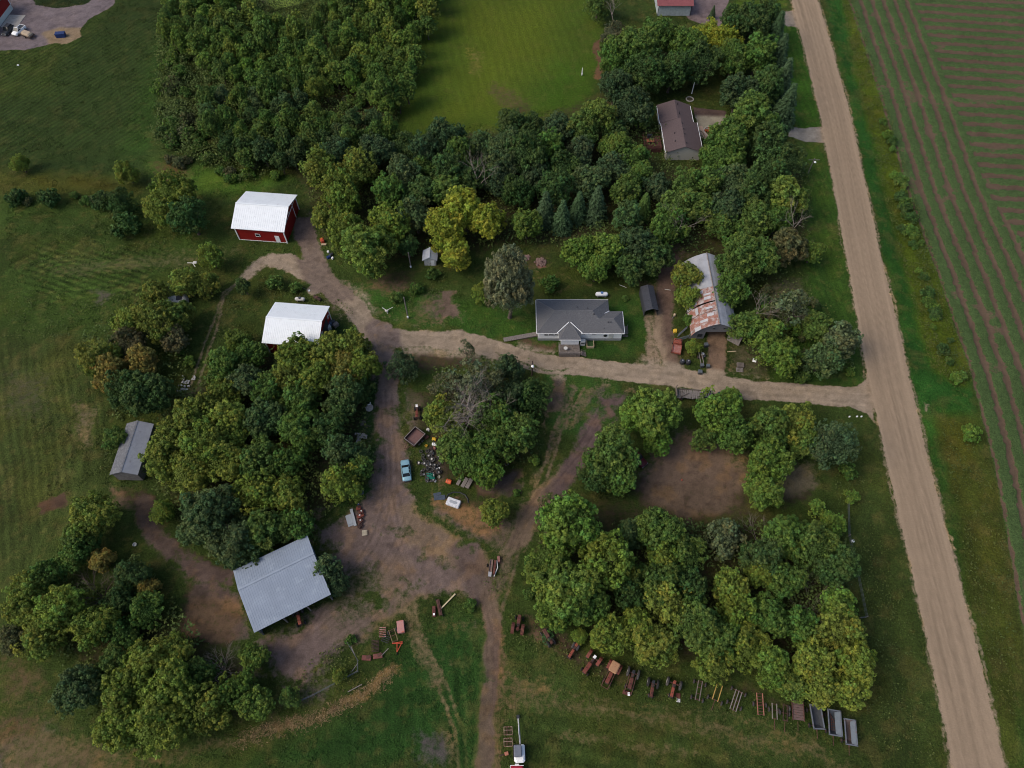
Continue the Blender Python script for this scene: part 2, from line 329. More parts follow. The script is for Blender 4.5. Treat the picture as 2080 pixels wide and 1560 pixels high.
# forest floor: leaf litter and darker brown soil below the trees
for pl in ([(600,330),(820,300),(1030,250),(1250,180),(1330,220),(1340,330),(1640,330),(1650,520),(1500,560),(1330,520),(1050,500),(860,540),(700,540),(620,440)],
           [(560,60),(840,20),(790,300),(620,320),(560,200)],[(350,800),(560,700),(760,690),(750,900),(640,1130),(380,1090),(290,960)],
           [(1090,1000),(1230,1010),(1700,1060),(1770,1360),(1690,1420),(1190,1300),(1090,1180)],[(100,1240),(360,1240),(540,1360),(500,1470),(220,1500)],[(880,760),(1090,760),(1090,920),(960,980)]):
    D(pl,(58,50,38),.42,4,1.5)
for pts,w_ in (([(1160,870),(1180,820),(1230,780)],2.2),([(1130,900),(1150,850),(1165,790)],1.6),([(1190,850),(1230,810),(1290,790)],1.5),([(1100,780),(1120,830),(1110,880)],1.2),([(1080,980),(1110,920),(1140,870)],1.3)): D(pts,(112,92,72),.42,1.0,1.6,closed=False,width=w_)
for pts,w_ in (([(1020,1420),(1250,1440),(1500,1500),(1720,1560)],2.5),([(1100,1395),(1300,1425),(1560,1480)],1.4),([(1150,1500),(1400,1520)],2.0),([(60,1545),(300,1530),(480,1515)],2.5),([(930,1290),(900,1270),(960,1265)],1.6),([(700,600),(760,640),(850,660)],1.2),([(1040,560),(1130,560),(1200,585)],1.2),([(1130,595),(1160,585)],1.5)): D(pts,(100,86,60),.34,1.6,1.6,closed=False,width=w_)
# --- lanes and farmyard
DRV=(142,127,110)
D([(1360,520),(1350,600),(1350,690),(1375,770)],(98,80,70),.9,1.2,.8,closed=False,width=4.2,cl=2)
D([(1455,660),(1455,700),(1458,780)],(112,92,76),1.0,.7,.6,closed=False,width=3.6,cl=2)
D([(1322,640),(1324,690),(1330,750)],(134,116,96),.62,1.0,1.5,closed=False,width=2.6,cl=2)
patches([(1300,715),(1345,700),(1365,755),(1280,750)],(132,114,96),.42,1.5)
D([(480,505),(400,512),(300,530),(220,545)],(92,88,60),.15,1.5,1,closed=False,width=5)
for o in (-7,7): D([(505,552),(455,600+o*.5),(432+o,680),(412+o,735),(390+o,790)],(112,100,80),.62,.5,.5,closed=False,width=.7)
DG([(500,556),(455,605),(432,680)],.5,.0)
D([(500,562),(512,548),(538,532),(580,532)],DRV,.72,.9,.6,closed=False,width=3.2,cl=2)
D([(560,530),(585,533),(640,560),(690,592),(730,640),(765,675),(800,690),(860,688),(930,690)],DRV,1.1,.8,1.0,closed=False,width=4.4,cl=2)
D([(560,528),(600,545),(655,570),(640,590)],DRV,1.0,.5,.6,closed=False,width=3,cl=2)
D([(685,600),(655,560),(632,510),(620,468)],(112,98,88),1.0,.8,.8,closed=False,width=4.4,cl=2)
D([(595,445),(635,440),(640,480),(600,490)],(104,90,82),1.0,1,.8,cl=2)
D([(700,620),(770,660),(850,680),(850,700),(790,710),(770,720),(735,690)],DRV,1.15,.6,.6,cl=2)
D([(900,690),(960,695),(1020,715),(1100,738),(1200,748),(1300,757),(1400,770),(1500,790),(1600,796),(1700,803),(1780,812)],DRV,1.2,.45,.5,closed=False,width=4.3,cl=2)
D([(1280,738),(1400,755),(1480,770),(1500,790),(1350,770),(1280,760)],DRV,1.0,.5,.6,cl=2)
D([(1640,783),(1740,785),(1765,765),(1775,860),(1790,880),(1760,840),(1700,815)],DRV,1.2,.4,.4,cl=2)
DG([(1010,718),(1060,735),(1110,748),(1160,755)],.5,.85,.5); DG([(1560,789),(1620,794),(1690,799)],.3,.55,.25)
DG([(1240,745),(1300,745)],.2,.3,.2)
# lane south and the yard
YC=(102,88,82)
D([(775,670),(786,760),(788,840),(795,920),(800,1000)],(112,99,93),1.0,.8,.8,closed=False,width=4.2,cl=3)
D([(765,840),(815,850),(830,980),(850,1040),(930,1085),(985,1150),(1005,1240),(940,1205),(860,1225),(800,1260),(700,1300),(600,1400),(555,1385),(530,1300),(600,1270),(690,1220),(680,1130),(640,1060),(700,1045),(755,1010)],YC,.95,1.8,1.6,cl=3)
patches([(500,1290),(700,1230),(840,1240),(700,1330),(640,1400),(560,1395),(520,1330)],(96,82,78),.7,2.5)
D([(835,1040),(860,1045),(925,1095),(975,1135),(960,1150),(900,1120),(850,1085)],(116,98,70),.75,1.2,1.4)
D([(790,1150),(815,1140),(815,1180),(795,1190)],(112,92,68),.5,1.5,1.6)
D([(700,1200),(770,1190),(790,1240),(700,1260)],(100,88,66),.45,2.5,1.6)
D([(960,1120),(992,1190),(1003,1270),(995,1350),(992,1450),(985,1600)],(92,78,72),1.0,.9,.9,closed=False,width=3.2,cl=3)
D([(1010,1210),(1018,1340),(1010,1480),(1005,1600)],(112,88,66),.45,1,1.4,closed=False,width=2.2)
D([(1045,1100),(1075,1040),(1130,985),(1180,930),(1205,875),(1240,820)],(88,74,72),.85,1.4,1,closed=False,width=4.2,cl=3)
for o in (-8,8): D([(1010+o,1250),(1040+o,1140),(1068+o,1060),(1098+o,980),(1125+o,900),(1150+o,840),(1180+o,790)],(110,94,76),.6,.6,.5,closed=False,width=.8)
patches([(1010,1120),(1045,1060),(1080,1060),(1050,1130),(1030,1200),(1005,1200)],(96,84,68),.6,1.8)
for o in (-9,9): D([(830+o,1230),(850+o,1290),(870+o,1340),(900+o,1400),(935+o,1490),(945+o,1580)],(116,98,72),.5,.5,.6,closed=False,width=.8)
D([(836,1240),(858,1320),(880,1380)],(112,96,72),.4,1.3,1.2,closed=False,width=3)
for o in (0,13,40,52): D([(930+o,1300),(945+o*.8,1400),(950+o*.7,1560)],(70,78,40),.15,.4,.4,closed=False,width=.5)
DG([(690,1150),(770,1130),(790,1200),(770,1245),(690,1265),(680,1200)],3,.55,closed=True,warp=1.6); DG([(640,1050),(700,1035),(720,1060),(650,1085)],2,.5,closed=True,warp=1.6); DG([(560,1390),(640,1370),(700,1300),(720,1320),(660,1400),(570,1420)],3,.6,closed=True,warp=1.6)
# brown house drive, top drives
D([(1368,0),(1390,-20),(1485,-20),(1470,40),(1460,60),(1400,40)],(112,98,98),1.2,.4,.3,cl=2)
D([(1575,25),(1620,20),(1660,60),(1600,52)],(116,110,104),1.1,.5,.4,cl=2)
D([(1610,258),(1672,257),(1680,290),(1640,284),(1600,275)],(122,118,112),1.2,.4,.4,cl=2)
D([(1408,218),(1475,226),(1475,242),(1412,240)],(80,66,62),1.3,.25,.1,cl=2)
D([(1415,240),(1475,242),(1500,262),(1418,262)],(132,126,112),1.4,.2,.1,cl=2)
D([(-100,-60),(60,-60),(70,10),(110,16),(170,10),(200,-10),(250,-30),(230,10),(180,40),(160,65),(110,88),(50,102),(-100,104)],(108,98,100),1.15,.5,.5,cl=2)
D([(100,68),(120,62),(160,62),(165,75),(135,92),(110,88)],(130,112,90),.9,.6,1,cl=2)
# pond of yellow-green algae at the top
D([(505,-60),(640,-60),(618,6),(590,12),(560,20),(545,12),(530,0)],(104,84,84),1.0,.8,.4)
D([(535,-60),(640,-60),(618,4),(590,10),(562,17),(548,6)],(112,132,62),1.3,.3,.2,cl=5)
# --- gravel road
RL=np.array([[82.6,222],[81.9,200],[80.9,181],[78.9,152],[76.2,125.7],[73.8,103],[71.9,85],[70.7,74],[69.6,58],[68.2,36.3],[66.8,18],[65.6,5.8],[64.4,-10],[58,-90]])
RR=RL+np.array([7.75,0]); RR[6:8,0]+=.5
road=np.concatenate([RL,RR[::-1]])
sl,d=sdist(road,6,True,.18); w=sstep(.3,-.3,d+.55*(nC[sl]-.5)+.25*(fbm(X[sl],Y[sl],2.2,2,33)-.5)); cov[sl]=np.maximum(cov[sl],-.35+1.9*w)
xl=np.interp(Y[sl][:,0],RL[::-1,1],RL[::-1,0])[:,None]; u=(X[sl]-xl)/7.75
base=C_(142,124,104)*np.ones(u.shape+(1,))
st=fbm(u*26,Y[sl]*.05,1,3,61)*.6+fbm(u*60,Y[sl]*.12,1,2,65)*.4
ru=np.exp(-((u-.27)/.045)**2)+np.exp(-((u-.5)/.05)**2)*.6+np.exp(-((u-.75)/.045)**2)
edge=np.exp(-((u-.03)/.05)**2)+np.exp(-((u-.93)/.05)**2)
k=1+.62*(st-.5)-.10*ru+.18*edge+.08*(nB[sl]-.5)+.05*(nC[sl]-.5)
mm=sstep(1.2,.2,d)[...,None]; dcol[sl]=dcol[sl]*(1-mm)+base*k[...,None]*mm; cls[sl]=np.where(d<0,1,cls[sl])
# windrow of loose gravel at the verges
D([tuple(p) for p in []] or RL[:12]+np.array([-.3,0]),(142,124,104),.55,.6,.6,closed=False,width=.5); D(RR[:12]+np.array([.3,0]),(142,124,104),.6,.6,.6,closed=False,width=.6)
D([(1875,818),(1887,822),(1880,835)],(136,118,100),.8,.8,1)
def TRK(px,width,k,soft=.25,warp=.3):              # wheel tracks: paler or darker packed soil
    sl,d=sdist(px,width+2,False,warp); m=sstep(soft,-soft,d-width/2)*(.5+.9*vn(X[sl]*.7,Y[sl]*.7,7)); dcol[sl]*=(1+k*m)[...,None]
for pts in ([(790,800),(795,900),(800,980),(815,1060),(850,1120),(920,1160),(975,1210),(995,1290),(995,1400)],[(783,840),(788,950),(785,1030),(760,1100),(720,1160),(660,1230),(620,1280)],[(830,1050),(800,1120),(760,1180),(700,1240),(640,1290)],[(990,1260),(960,1200),(900,1170),(840,1180),(770,1230),(690,1290)],
            [(790,1000),(810,1100),(840,1180),(860,1240)],[(700,1050),(740,1060),(790,1080),(850,1110)],[(940,1130),(985,1180),(1000,1250)],[(1230,830),(1180,910),(1110,990),(1060,1060),(1040,1120)]):
    for o in (-7,7): TRK([(a+o,b+o*.4) for a,b in pts],.45,-.16); TRK([(a+o*1.5,b+o*.6) for a,b in pts],.25,.20); TRK([(a+o*.4,b+o*.2) for a,b in pts],.2,.14)
for pts in ([(520,545),(560,533),(620,552),(680,590),(720,640),(760,678),(830,690),(930,692),(1020,717),(1100,738),(1250,753),(1400,771),(1500,790),(1650,800),(1760,812)],):
    for o in (-6,6): TRK([(a,b+o) for a,b in pts],.7,-.08); TRK([(a,b+o*2) for a,b in pts],.3,.10)
# --- crop field
FL=pw([(1720,-10),(1785,190),(1842,390),(1905,560),(1972,760),(2020,950),(2055,1150),(2085,1330),(2110,1560)])
fl=np.interp(Y[:,0],FL[::-1,1],FL[::-1,0])[:,None]; u=(X-fl+.5*(nD-.5))                    # distance into the field
inf=sstep(-.2,.4,u)*(Y<600)
CG=C_(63,81,56); CD=C_(88,73,60)
ph=np.modf(np.abs(u-.3)/3.35)[0]; head_=sstep(.02,.14,ph+.3*(nC-.5))*sstep(.84,.68,ph+.3*(nC-.5))
a,b=P(1872,7),P(2080,25); a2,b2=P(1990,300),P(2080,303); th=math.atan2(b.y-a.y,b.x-a.x); th2=math.atan2(b2.y-a2.y,b2.x-a2.x); th=(th+th2)/2
r=(-math.sin(th)*X+math.cos(th)*Y+.5*(fbm(X,Y,.05,2,5)-.5))/3.75; pr=np.modf(np.abs(r))[0]; inn=sstep(.04,.16,pr+.3*(nC-.5))*sstep(.80,.60,pr+.3*(nC-.5))
hl=3.35*5.65+sstep(130,60,Y)*16
isin=sstep(hl-.3,hl+.5,u); crop=head_*(1-isin)+inn*isin
crop=np.clip(crop-.5*sstep(.62,.75,nB),0,1)
cc=CD*(1+.35*(nB-.5)+.3*(nC-.5))[...,None]; cg=CG*(1+.3*(nB-.5)+.35*(nC-.5))[...,None]
m3=inf[...,None]; dcol[:]=dcol*(1-m3)+cc*m3; gcol[:]=gcol*(1-m3)+cg*m3; cov[:]=cov*(1-inf)+(1.35-1.75*crop)*inf
Z+=.22*crop*inf; cls[inf>.5]=4
cls[(np.abs(X)>172)|(Y>222)|(Y<-8)]=0
# relief: ditches beside the road, small humps, swathes in the mown meadows
dr=np.minimum(np.abs(X-(np.interp(Y,RL[::-1,1],RL[::-1,0])-4.5)),np.abs(X-(np.interp(Y,RL[::-1,1],RL[::-1,0])+12.5)))
Z-= .45*np.exp(-(dr/2.2)**2)*(inf<.5)*(np.abs(Y-70)>9)
soft=sstep(.5,-.2,cov)*(1-inf); Z+=soft*(.16*(nC-.5)+.30*(nD-.5)*.6)
def swath(px,ang,per,amp,c,soft=5):
    sl,d=sdist(px,soft+3); m=sstep(soft,-soft,d)*soft_[sl]; t=(X[sl]*math.cos(ang)+Y[sl]*math.sin(ang)+1.6*(nA[sl]-.5)+1.0*(nB[sl]-.5))/per
    s=np.sin(t*2*math.pi); s2=.6*s+.9*(fbm(t*5,(Y[sl]*math.cos(ang)-X[sl]*math.sin(ang))*.22,1,3,19)-.5); gcol[sl]*=(1+amp*m*s2)[...,None]
soft_=sstep(.6,0,cov)
swath([(-200,700),(170,700),(190,860),(40,1160),(-200,1300)],R_(25),1.5,.42,0)
swath([(60,500),(320,510),(300,600),(80,610)],R_(70),1.5,.6,0)
swath([(810,270),(890,-60),(1225,-60),(1205,170)],R_(12),2.2,.10,0)
swath([(-200,120),(180,60),(320,20),(300,300),(-200,330)],R_(-35),1.3,.45,0)
swath([(1590,60),(1650,60),(1755,780),(1640,700)],R_(3),1.4,.16,0)
swath([(1010,1380),(1600,1560),(1010,1600)],R_(75),2.4,.16,0)
swath([(830,1300),(980,1260),(985,1600),(700,1560)],R_(8),1.9,.16,0)
def GR(px,width,k,soft=.3):
    sl,d=sdist(px,width+2,False,.4); m=sstep(soft,-soft,d-width/2)*(.3+1.1*vn(X[sl]*.5,Y[sl]*.5,17)); gcol[sl]*=(1+k*m)[...,None]
for cx,cy,n,r0 in ((150,562,6,20),(240,566,4,14),(262,545,3,10)):
    for i in range(n):
        rr=r0+i*17; pts=[(cx+rr*1.3*math.cos(a*.35+.6*math.pi*(i%2)),cy+rr*.5*math.sin(a*.35+.6*math.pi*(i%2))) for a in range(0,15)]; GR(pts,.5,.38); GR([(a+3,b+4) for a,b in pts],.4,-.25)
for o in range(0,9): GR([(30+o*22,1190-o*4),(95+o*20,1000),(150+o*8,860),(165+o*4,760)],.4,.30 if o%2 else -.2)
for o in range(0,8): GR([(1040,1450+o*22),(1250,1470+o*24),(1500,1520+o*24)],.5,.22 if o%2 else -.16)
for o in range(0,7): GR([(880+o*16,1300+o*3),(905+o*13,1420),(930+o*9,1560)],.4,.24 if o%2 else -.18)
# driveways and tracks: streaks of wheel wear
wear=1+.42*(fbm(wx,wy,.5,4,71)-.5)+.38*(nC-.5); offr=(cls!=1)&(cls!=4)&(cls!=5); dcol*=np.where(offr,wear,1)[...,None]
tb=sstep(.50,.72,fbm(X,Y,.42,5,111))*np.where(offr&(cls!=2),1,.15*offr); dcol+=(dcol*np.array([1.35,1.22,.95])-dcol)*(tb*.8)[...,None]; tk=sstep(.55,.72,fbm(X,Y,.8,4,117))*offr; dcol*=(1-.22*tk)[...,None]
yard=(cls==3); cov-=np.where(yard,sstep(.58,.75,fbm(X,Y,.33,4,121))*.55,0)
lf=sstep(-20,-60,X)*sstep(100,85,np.abs(Y-95)); gcol*=(1+.14*lf)[...,None]; gcol*=np.array([1.27,1.25,.84]); np.clip(gcol,.003,.9,out=gcol); np.clip(dcol,.004,.9,out=dcol)
def ground_material():
    m,nt,b=newmat('ground_cover'); L=nt.links.new
    tc=N(nt,'ShaderNodeTexCoord'); ag=N(nt,'ShaderNodeAttribute',attribute_name='grass_colour'); ad=N(nt,'ShaderNodeAttribute',attribute_name='soil_colour'); ac=N(nt,'ShaderNodeAttribute',attribute_name='bare')
    def noise(sc,det,ro=.6):
        n=N(nt,'ShaderNodeTexNoise'); n.inputs['Scale'].default_value=sc; n.inputs['Detail'].default_value=det; n.inputs['Roughness'].default_value=ro; L(tc.outputs['Object'],n.inputs['Vector']); return n.outputs['Fac']
    def mr(v,a,c,d,e):
        n=N(nt,'ShaderNodeMapRange'); n.inputs['From Min'].default_value=a; n.inputs['From Max'].default_value=c; n.inputs['To Min'].default_value=d; n.inputs['To Max'].default_value=e; L(v,n.inputs['Value']); return n.outputs[0]
    def sc(col,f):
        n=N(nt,'ShaderNodeVectorMath',operation='SCALE'); L(col,n.inputs[0]); L(f,n.inputs['Scale']); return n.outputs[0]
    def ma(op,a,c):
        n=N(nt,'ShaderNodeMath',operation=op)
        for i,q in enumerate((a,c)):
            if isinstance(q,(int,float)): n.inputs[i].default_value=q
            else: L(q,n.inputs[i])
        return n.outputs[0]
    q=mr(ac.outputs['Fac'],1.25,1.5,1,.3); n1=noise(1.1,8,.72); n2=noise(4.5,5,.7); mix1=lambda v:ma('ADD',ma('MULTIPLY',ma('SUBTRACT',v,1.0),q),1.0); n3=noise(2.2,6,.65)
    edge=ma('ADD',ac.outputs['Fac'],mr(n1,.3,.7,-.42,.42)); f=mr(edge,.06,.66,0,1)
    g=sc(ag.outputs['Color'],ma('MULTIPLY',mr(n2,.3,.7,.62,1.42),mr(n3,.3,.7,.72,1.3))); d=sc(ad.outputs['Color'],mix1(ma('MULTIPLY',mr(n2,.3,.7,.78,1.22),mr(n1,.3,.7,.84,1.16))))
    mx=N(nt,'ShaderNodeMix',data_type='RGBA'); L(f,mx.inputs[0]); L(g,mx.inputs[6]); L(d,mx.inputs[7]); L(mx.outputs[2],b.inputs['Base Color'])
    b.inputs['Roughness'].default_value=.95; b.inputs['Specular IOR Level'].default_value=.12
    bp=N(nt,'ShaderNodeBump'); bp.inputs['Distance'].default_value=.28; L(mr(f,0,1,1.0,.25),bp.inputs['Strength']); L(ma('ADD',n2,n3),bp.inputs['Height']); L(bp.outputs[0],b.inputs['Normal'])
    return m
GM=ground_material()
def grid_object(name,mask,kind='structure'):
    c4=mask; idx=np.full(NX*NY,-1,np.int64); ii,jj=np.nonzero(c4); a=ii*NX+jj; quads=np.stack([a,a+1,a+NX+1,a+NX],1)
    used=np.unique(quads); idx[used]=np.arange(len(used)); q=idx[quads]
    me=bpy.data.meshes.new(name); me.vertices.add(len(used)); co=np.stack([X.ravel()[used],Y.ravel()[used],Z.ravel()[used]],1); me.vertices.foreach_set('co',co.ravel().astype(np.float32))
    me.loops.add(q.size); me.loops.foreach_set('vertex_index',q.ravel().astype(np.int32)); me.polygons.add(len(q)); me.polygons.foreach_set('loop_start',np.arange(0,q.size,4,dtype=np.int32)); me.polygons.foreach_set('loop_total',np.full(len(q),4,np.int32))
    me.polygons.foreach_set('use_smooth',np.ones(len(q),bool)); me.update()
    for nm,arr in (('grass_colour',gcol),('soil_colour',dcol)):
        at=me.color_attributes.new(nm,'FLOAT_COLOR','POINT'); v4=np.ones((len(used),4),np.float32); v4[:,:3]=arr.reshape(-1,3)[used]; at.data.foreach_set('color',v4.ravel())
    at=me.attributes.new('bare','FLOAT','POINT'); at.data.foreach_set('value',cov.ravel()[used].astype(np.float32))
    me.materials.append(GM); o=link(name,me); o['kind']=kind; return o
cf=cls[:-1,:-1]
for nm,k in (('ground',0),('gravel_road',1),('driveway',2),('farmyard',3),('crop_field',4),('pond',5)):
    if (cf==k).any(): grid_object(nm,cf==k)
def gz(x,y):                                         # ground height
    i=min(max(np.searchsorted(ys,y),1),NY-1); j=min(max(np.searchsorted(xs,x),1),NX-1); return float(Z[i,j])
# ================================================================== TREES
def card_mesh(name,pos,nrm,size,tint,mat,asp=.62,curl=.25):
    """many leaf-sized faces (rhombus, folded on the midrib) at pos, facing nrm"""
    n=len(pos); nrm=nrm/np.linalg.norm(nrm,axis=1,keepdims=True); t=nr.normal(size=(n,3)); t-= (t*nrm).sum(1,keepdims=True)*nrm; t/=np.linalg.norm(t,axis=1,keepdims=True); b=np.cross(nrm,t)
    sz=size*(.7+.6*nr.rand(n,1)); 
    v=np.stack([pos-t*sz,pos-b*sz*asp-nrm*sz*curl,pos+t*sz,pos+b*sz*asp-nrm*sz*curl],1)
    me=bpy.data.meshes.new(name); me.vertices.add(4*n); me.vertices.foreach_set('co',v.reshape(-1).astype(np.float32))
    me.loops.add(4*n); me.loops.foreach_set('vertex_index',np.arange(4*n,dtype=np.int32)); me.polygons.add(n); me.polygons.foreach_set('loop_start',np.arange(0,4*n,4,dtype=np.int32)); me.polygons.foreach_set('loop_total',np.full(n,4,np.int32)); me.update()
    at=me.color_attributes.new('tint','FLOAT_COLOR','POINT'); c=np.ones((n,4,4),np.float32); c[:,:,:3]=tint[:,None,:]; at.data.foreach_set('color',c.reshape(-1)); me.materials.append(mat); return me
def unit(v): return v/np.linalg.norm(v,axis=-1,keepdims=True)
def crown(seed,nl,ncards,zc=1.25,hz=1.0,lr=(.26,.42),csize=.055,sub=15,mat=None,fill=.16,spread=.62,droop=0,taper=0):
    """clumpy crown: lobes on an uneven shell, sub-lobes on each lobe, leaves on the outer side of each sub-lobe (unit radius, base at z=0)"""
    g=np.random.RandomState(seed); C=[];Rr=[];T=[]
    d=unit(g.normal(size=(nl*3,3))); d=d[d[:,2]>-.55][:nl]; k=spread*(.72+.5*g.rand(len(d),1)); c=d*k*np.array([1,1,hz]); 
    if taper: c[:,:2]*=(1-taper*np.clip(c[:,2:3]/hz,-1,1))
    r=lr[0]+(lr[1]-lr[0])*g.rand(len(d)); lt=np.array([1,1,1])*(.82+.36*g.rand(len(d),1))*np.array([1+.14*(g.rand()-.5),1,1]); lt[:,0]*=.85+.35*g.rand(len(d))
    per=ncards//(len(d)*sub)
    pos=[];nm=[];ti=[]
    for i in range(len(d)):
        sd_=unit(g.normal(size=(sub*2,3))+d[i]*.9); sd_=sd_[:sub]; sc=c[i]+sd_*r[i]*(.55+.62*g.rand(sub,1)); sr=r[i]*(.17+.17*g.rand(sub))
        for j in range(sub):
            q=unit(g.normal(size=(per,3))+(d[i]+sd_[j])*.55+np.array([0,0,.35])); p=sc[j]+q*sr[j]*(.75+.35*g.rand(per,1))
            if droop: p[:,2]-=droop*g.rand(per)**2
            pos.append(p); nm.append(unit(q+g.normal(size=(per,3))*.5)); hq=g.rand(); ti.append(lt[i]*np.array([.80+.38*hq,.90+.16*hq,.95-.1*hq])*(.70+.55*g.rand())*(.75+.5*g.rand(per,1)))
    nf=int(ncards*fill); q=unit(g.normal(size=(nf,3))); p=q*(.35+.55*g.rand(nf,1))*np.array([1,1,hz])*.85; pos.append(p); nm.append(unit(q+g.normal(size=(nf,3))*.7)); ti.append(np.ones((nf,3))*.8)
    pos=np.concatenate(pos); pos[:,2]+=zc
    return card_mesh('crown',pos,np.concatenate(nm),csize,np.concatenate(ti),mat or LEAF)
def branchy(mb,p,d,L,r,depth,g,spread=.55,n=3,up=.12,mi=0):
    q=Vector(p); steps=3
    for s in range(steps):
        d=(d+Vector((g.gauss(0,.13),g.gauss(0,.13),g.gauss(0,.08)+up*.3))).normalized(); e=q+d*(L/steps); r2=r*.82; mb.cyl(q,e,r,5 if depth<2 else 4,mi,r2,False); q=e; r=r2
        if depth>0 and s>0:
            for _ in range(n if s==steps-1 else 1):
                a=Vector((g.gauss(0,1),g.gauss(0,1),g.gauss(0,.6))); nd=(d+a.normalized()*spread*1.25).normalized(); branchy(mb,q,nd,L*(.55+.2*g.random()),r*.68,depth-1,g,spread,n,up,mi)
def trunkmesh(seed,top=1.1,r=.075,limbs=5):
    g=random.Random(seed); mb=MB(); q=Vector((0,0,-.05)); rr=r
    mb.cyl(q,(0,0,.06),r*1.5,9,0,r,False)
    q=Vector((0,0,.06))
    for s in range(4):
        e=Vector((g.gauss(0,.03)*(s+1),g.gauss(0,.03)*(s+1),.06+(top-.06)*(s+1)/4)); mb.cyl(q,e,rr,8,0,rr*.84,False); q=e; rr*=.84
        if s>0:
            for k in range(2):
                a=g.random()*6.28; d=Vector((math.cos(a),math.sin(a),.75)).normalized(); branchy(mb,q,d,.55,rr*.55,1,g,.6,2)
    o=MB(); o.v,o.f,o.m=mb.v,mb.f,mb.m
    me=bpy.data.meshes.new('trunk'); me.from_pydata(o.v,[],o.f); me.materials.append(BARK); me.polygons.foreach_set('use_smooth',[True]*len(me.polygons)); me.update(); return me
TR=[trunkmesh(1),trunkmesh(2),trunkmesh(3)]; TRT=trunkmesh(5,1.6,.07)
PROTO={
 'r':[crown(101,30,19000,csize=.037,sub=20),crown(102,34,19000,hz=.9,csize=.037,sub=18),crown(103,26,18000,lr=(.28,.46),csize=.038,sub=22),crown(104,40,19000,lr=(.18,.34),hz=1.1,csize=.036,sub=16),crown(105,30,19000,lr=(.2,.42),spread=.74,csize=.037,sub=18),crown(106,36,19000,lr=(.16,.42),spread=.70,hz=1.1,csize=.037,sub=18)],
 't':[crown(201,22,6500,zc=1.75,hz=1.4,lr=(.28,.44),csize=.06,taper=.2),crown(202,20,6500,zc=1.7,hz=1.3,lr=(.28,.46),csize=.06,taper=.25),crown(203,24,6500,zc=1.8,hz=1.5,lr=(.26,.40),csize=.058,taper=.12)],
 'w':[crown(301,46,15000,zc=1.45,hz=1.35,lr=(.16,.30),csize=.03,spread=.72,droop=.14,fill=.25),crown(302,40,13000,zc=1.2,hz=1.0,lr=(.16,.30),csize=.03,spread=.72,droop=.16,fill=.25)],
 'v':[crown(303,50,24000,zc=1.5,hz=1.45,lr=(.2,.34),csize=.03,spread=.62,droop=.08,sub=14,fill=.25)],
 's':[crown(401,20,2600,lr=(.2,.34),csize=.055,fill=.1,spread=.75),crown(402,22,2900,lr=(.2,.36),csize=.05,fill=.1,spread=.72,zc=1.35,hz=1.2)],
 'b':[crown(501,16,2600,zc=.72,hz=.62,lr=(.3,.46),csize=.085),crown(502,14,2600,zc=.65,hz=.6,csize=.085)],
}
ZC={'r':1.25,'t':1.75,'w':1.4,'v':1.5,'s':1.3,'b':.7,'c':1.6}
def spruce_mesh(seed):
    g=np.random.RandomState(seed); pos=[];nm=[];ti=[]
    H=3.6
    for k in range(26):
        f=k/26; z=.25+f*(H-.3); R0=(1-f)**.85*(.95+.12*g.rand())+.03; nb=int(7+10*(1-f)); a0=g.rand()*6.28
        for j in range(nb):
            a=a0+6.283*j/nb+g.normal()*.12; n=int(10+26*(1-f)); L=R0*(.8+.35*g.rand()); t=g.rand(n,1)**.7
            n=n*2; t=g.rand(n,1)**.7; p=np.concatenate([np.cos(a)*L*t,np.sin(a)*L*t,z-.32*L*t**1.3],1)+g.normal(size=(n,3))*np.array([.05,.05,.03]); pos.append(p); nm.append(unit(np.array([[math.cos(a)*.5,math.sin(a)*.5,1]])+g.normal(size=(n,3))*.35)); ti.append(np.ones((n,3))*(.75+.4*g.rand())*(.8+.4*g.rand(n,1)))
    return card_mesh('crown',np.concatenate(pos),np.concatenate(nm),.075,np.concatenate(ti),NEEDLE,asp=.4)
PROTO['c']=[spruce_mesh(1),spruce_mesh(2)]
def conetrunk():
    me=bpy.data.meshes.new('trunk'); mb=MB().cyl((0,0,-.05),(0,0,3.3),.07,8,0,.015); me.from_pydata(mb.v,[],mb.f); me.materials.append(BARK); me.update(); return me
TRC=conetrunk()
TINT={'g':(.088,.160,.036),'d':(.056,.108,.032),'y':(.130,.180,.033),'l':(.098,.175,.032),'b':(.080,.135,.052),'w':(.112,.138,.072),'o':(.175,.165,.042),'Y':(.195,.240,.032),'n':(.056,.100,.044),'k':(.110,.120,.055),'u':(.098,.162,.032)}
NTREE=0
def tree(x,y,r,tint='g',kind='r',label=None,group=None,name='broadleaf_tree',sz=1.0,cat='tree'):
    """x,y,r: where the crown shows in the photo and its half width there; the tree stands on the ground below it"""
    global NTREE; NTREE+=1
    r=r*(.93 if kind in 'rwtv' else 1)
    R=r/ppm(x,y,4); z=ZC[kind]*R*sz; 
    for _ in range(3): R=r/ppm(x,y,z); z=ZC[kind]*R*sz
    p=P(x,y,z); t=thing(name,label,cat,(p.x,p.y,gz(p.x,p.y)-.05),rnd.random()*6.28,group); t.scale=(R,R,R*sz)
    if kind=='b': pass
    else: link('trunk',TRC if kind=='c' else (TRT if kind=='t' else rnd.choice(TR)),t)
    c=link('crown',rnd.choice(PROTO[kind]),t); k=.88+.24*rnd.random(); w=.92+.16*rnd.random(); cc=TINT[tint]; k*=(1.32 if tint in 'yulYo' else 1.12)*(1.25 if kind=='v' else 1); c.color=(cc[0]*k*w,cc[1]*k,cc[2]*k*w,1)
    if kind=='b': c.name='foliage'
    return t
LISTED=[]
SIZ=lambda r:('huge' if r>66 else 'large' if r>50 else 'medium' if r>36 else 'small' if r>24 else 'very small')
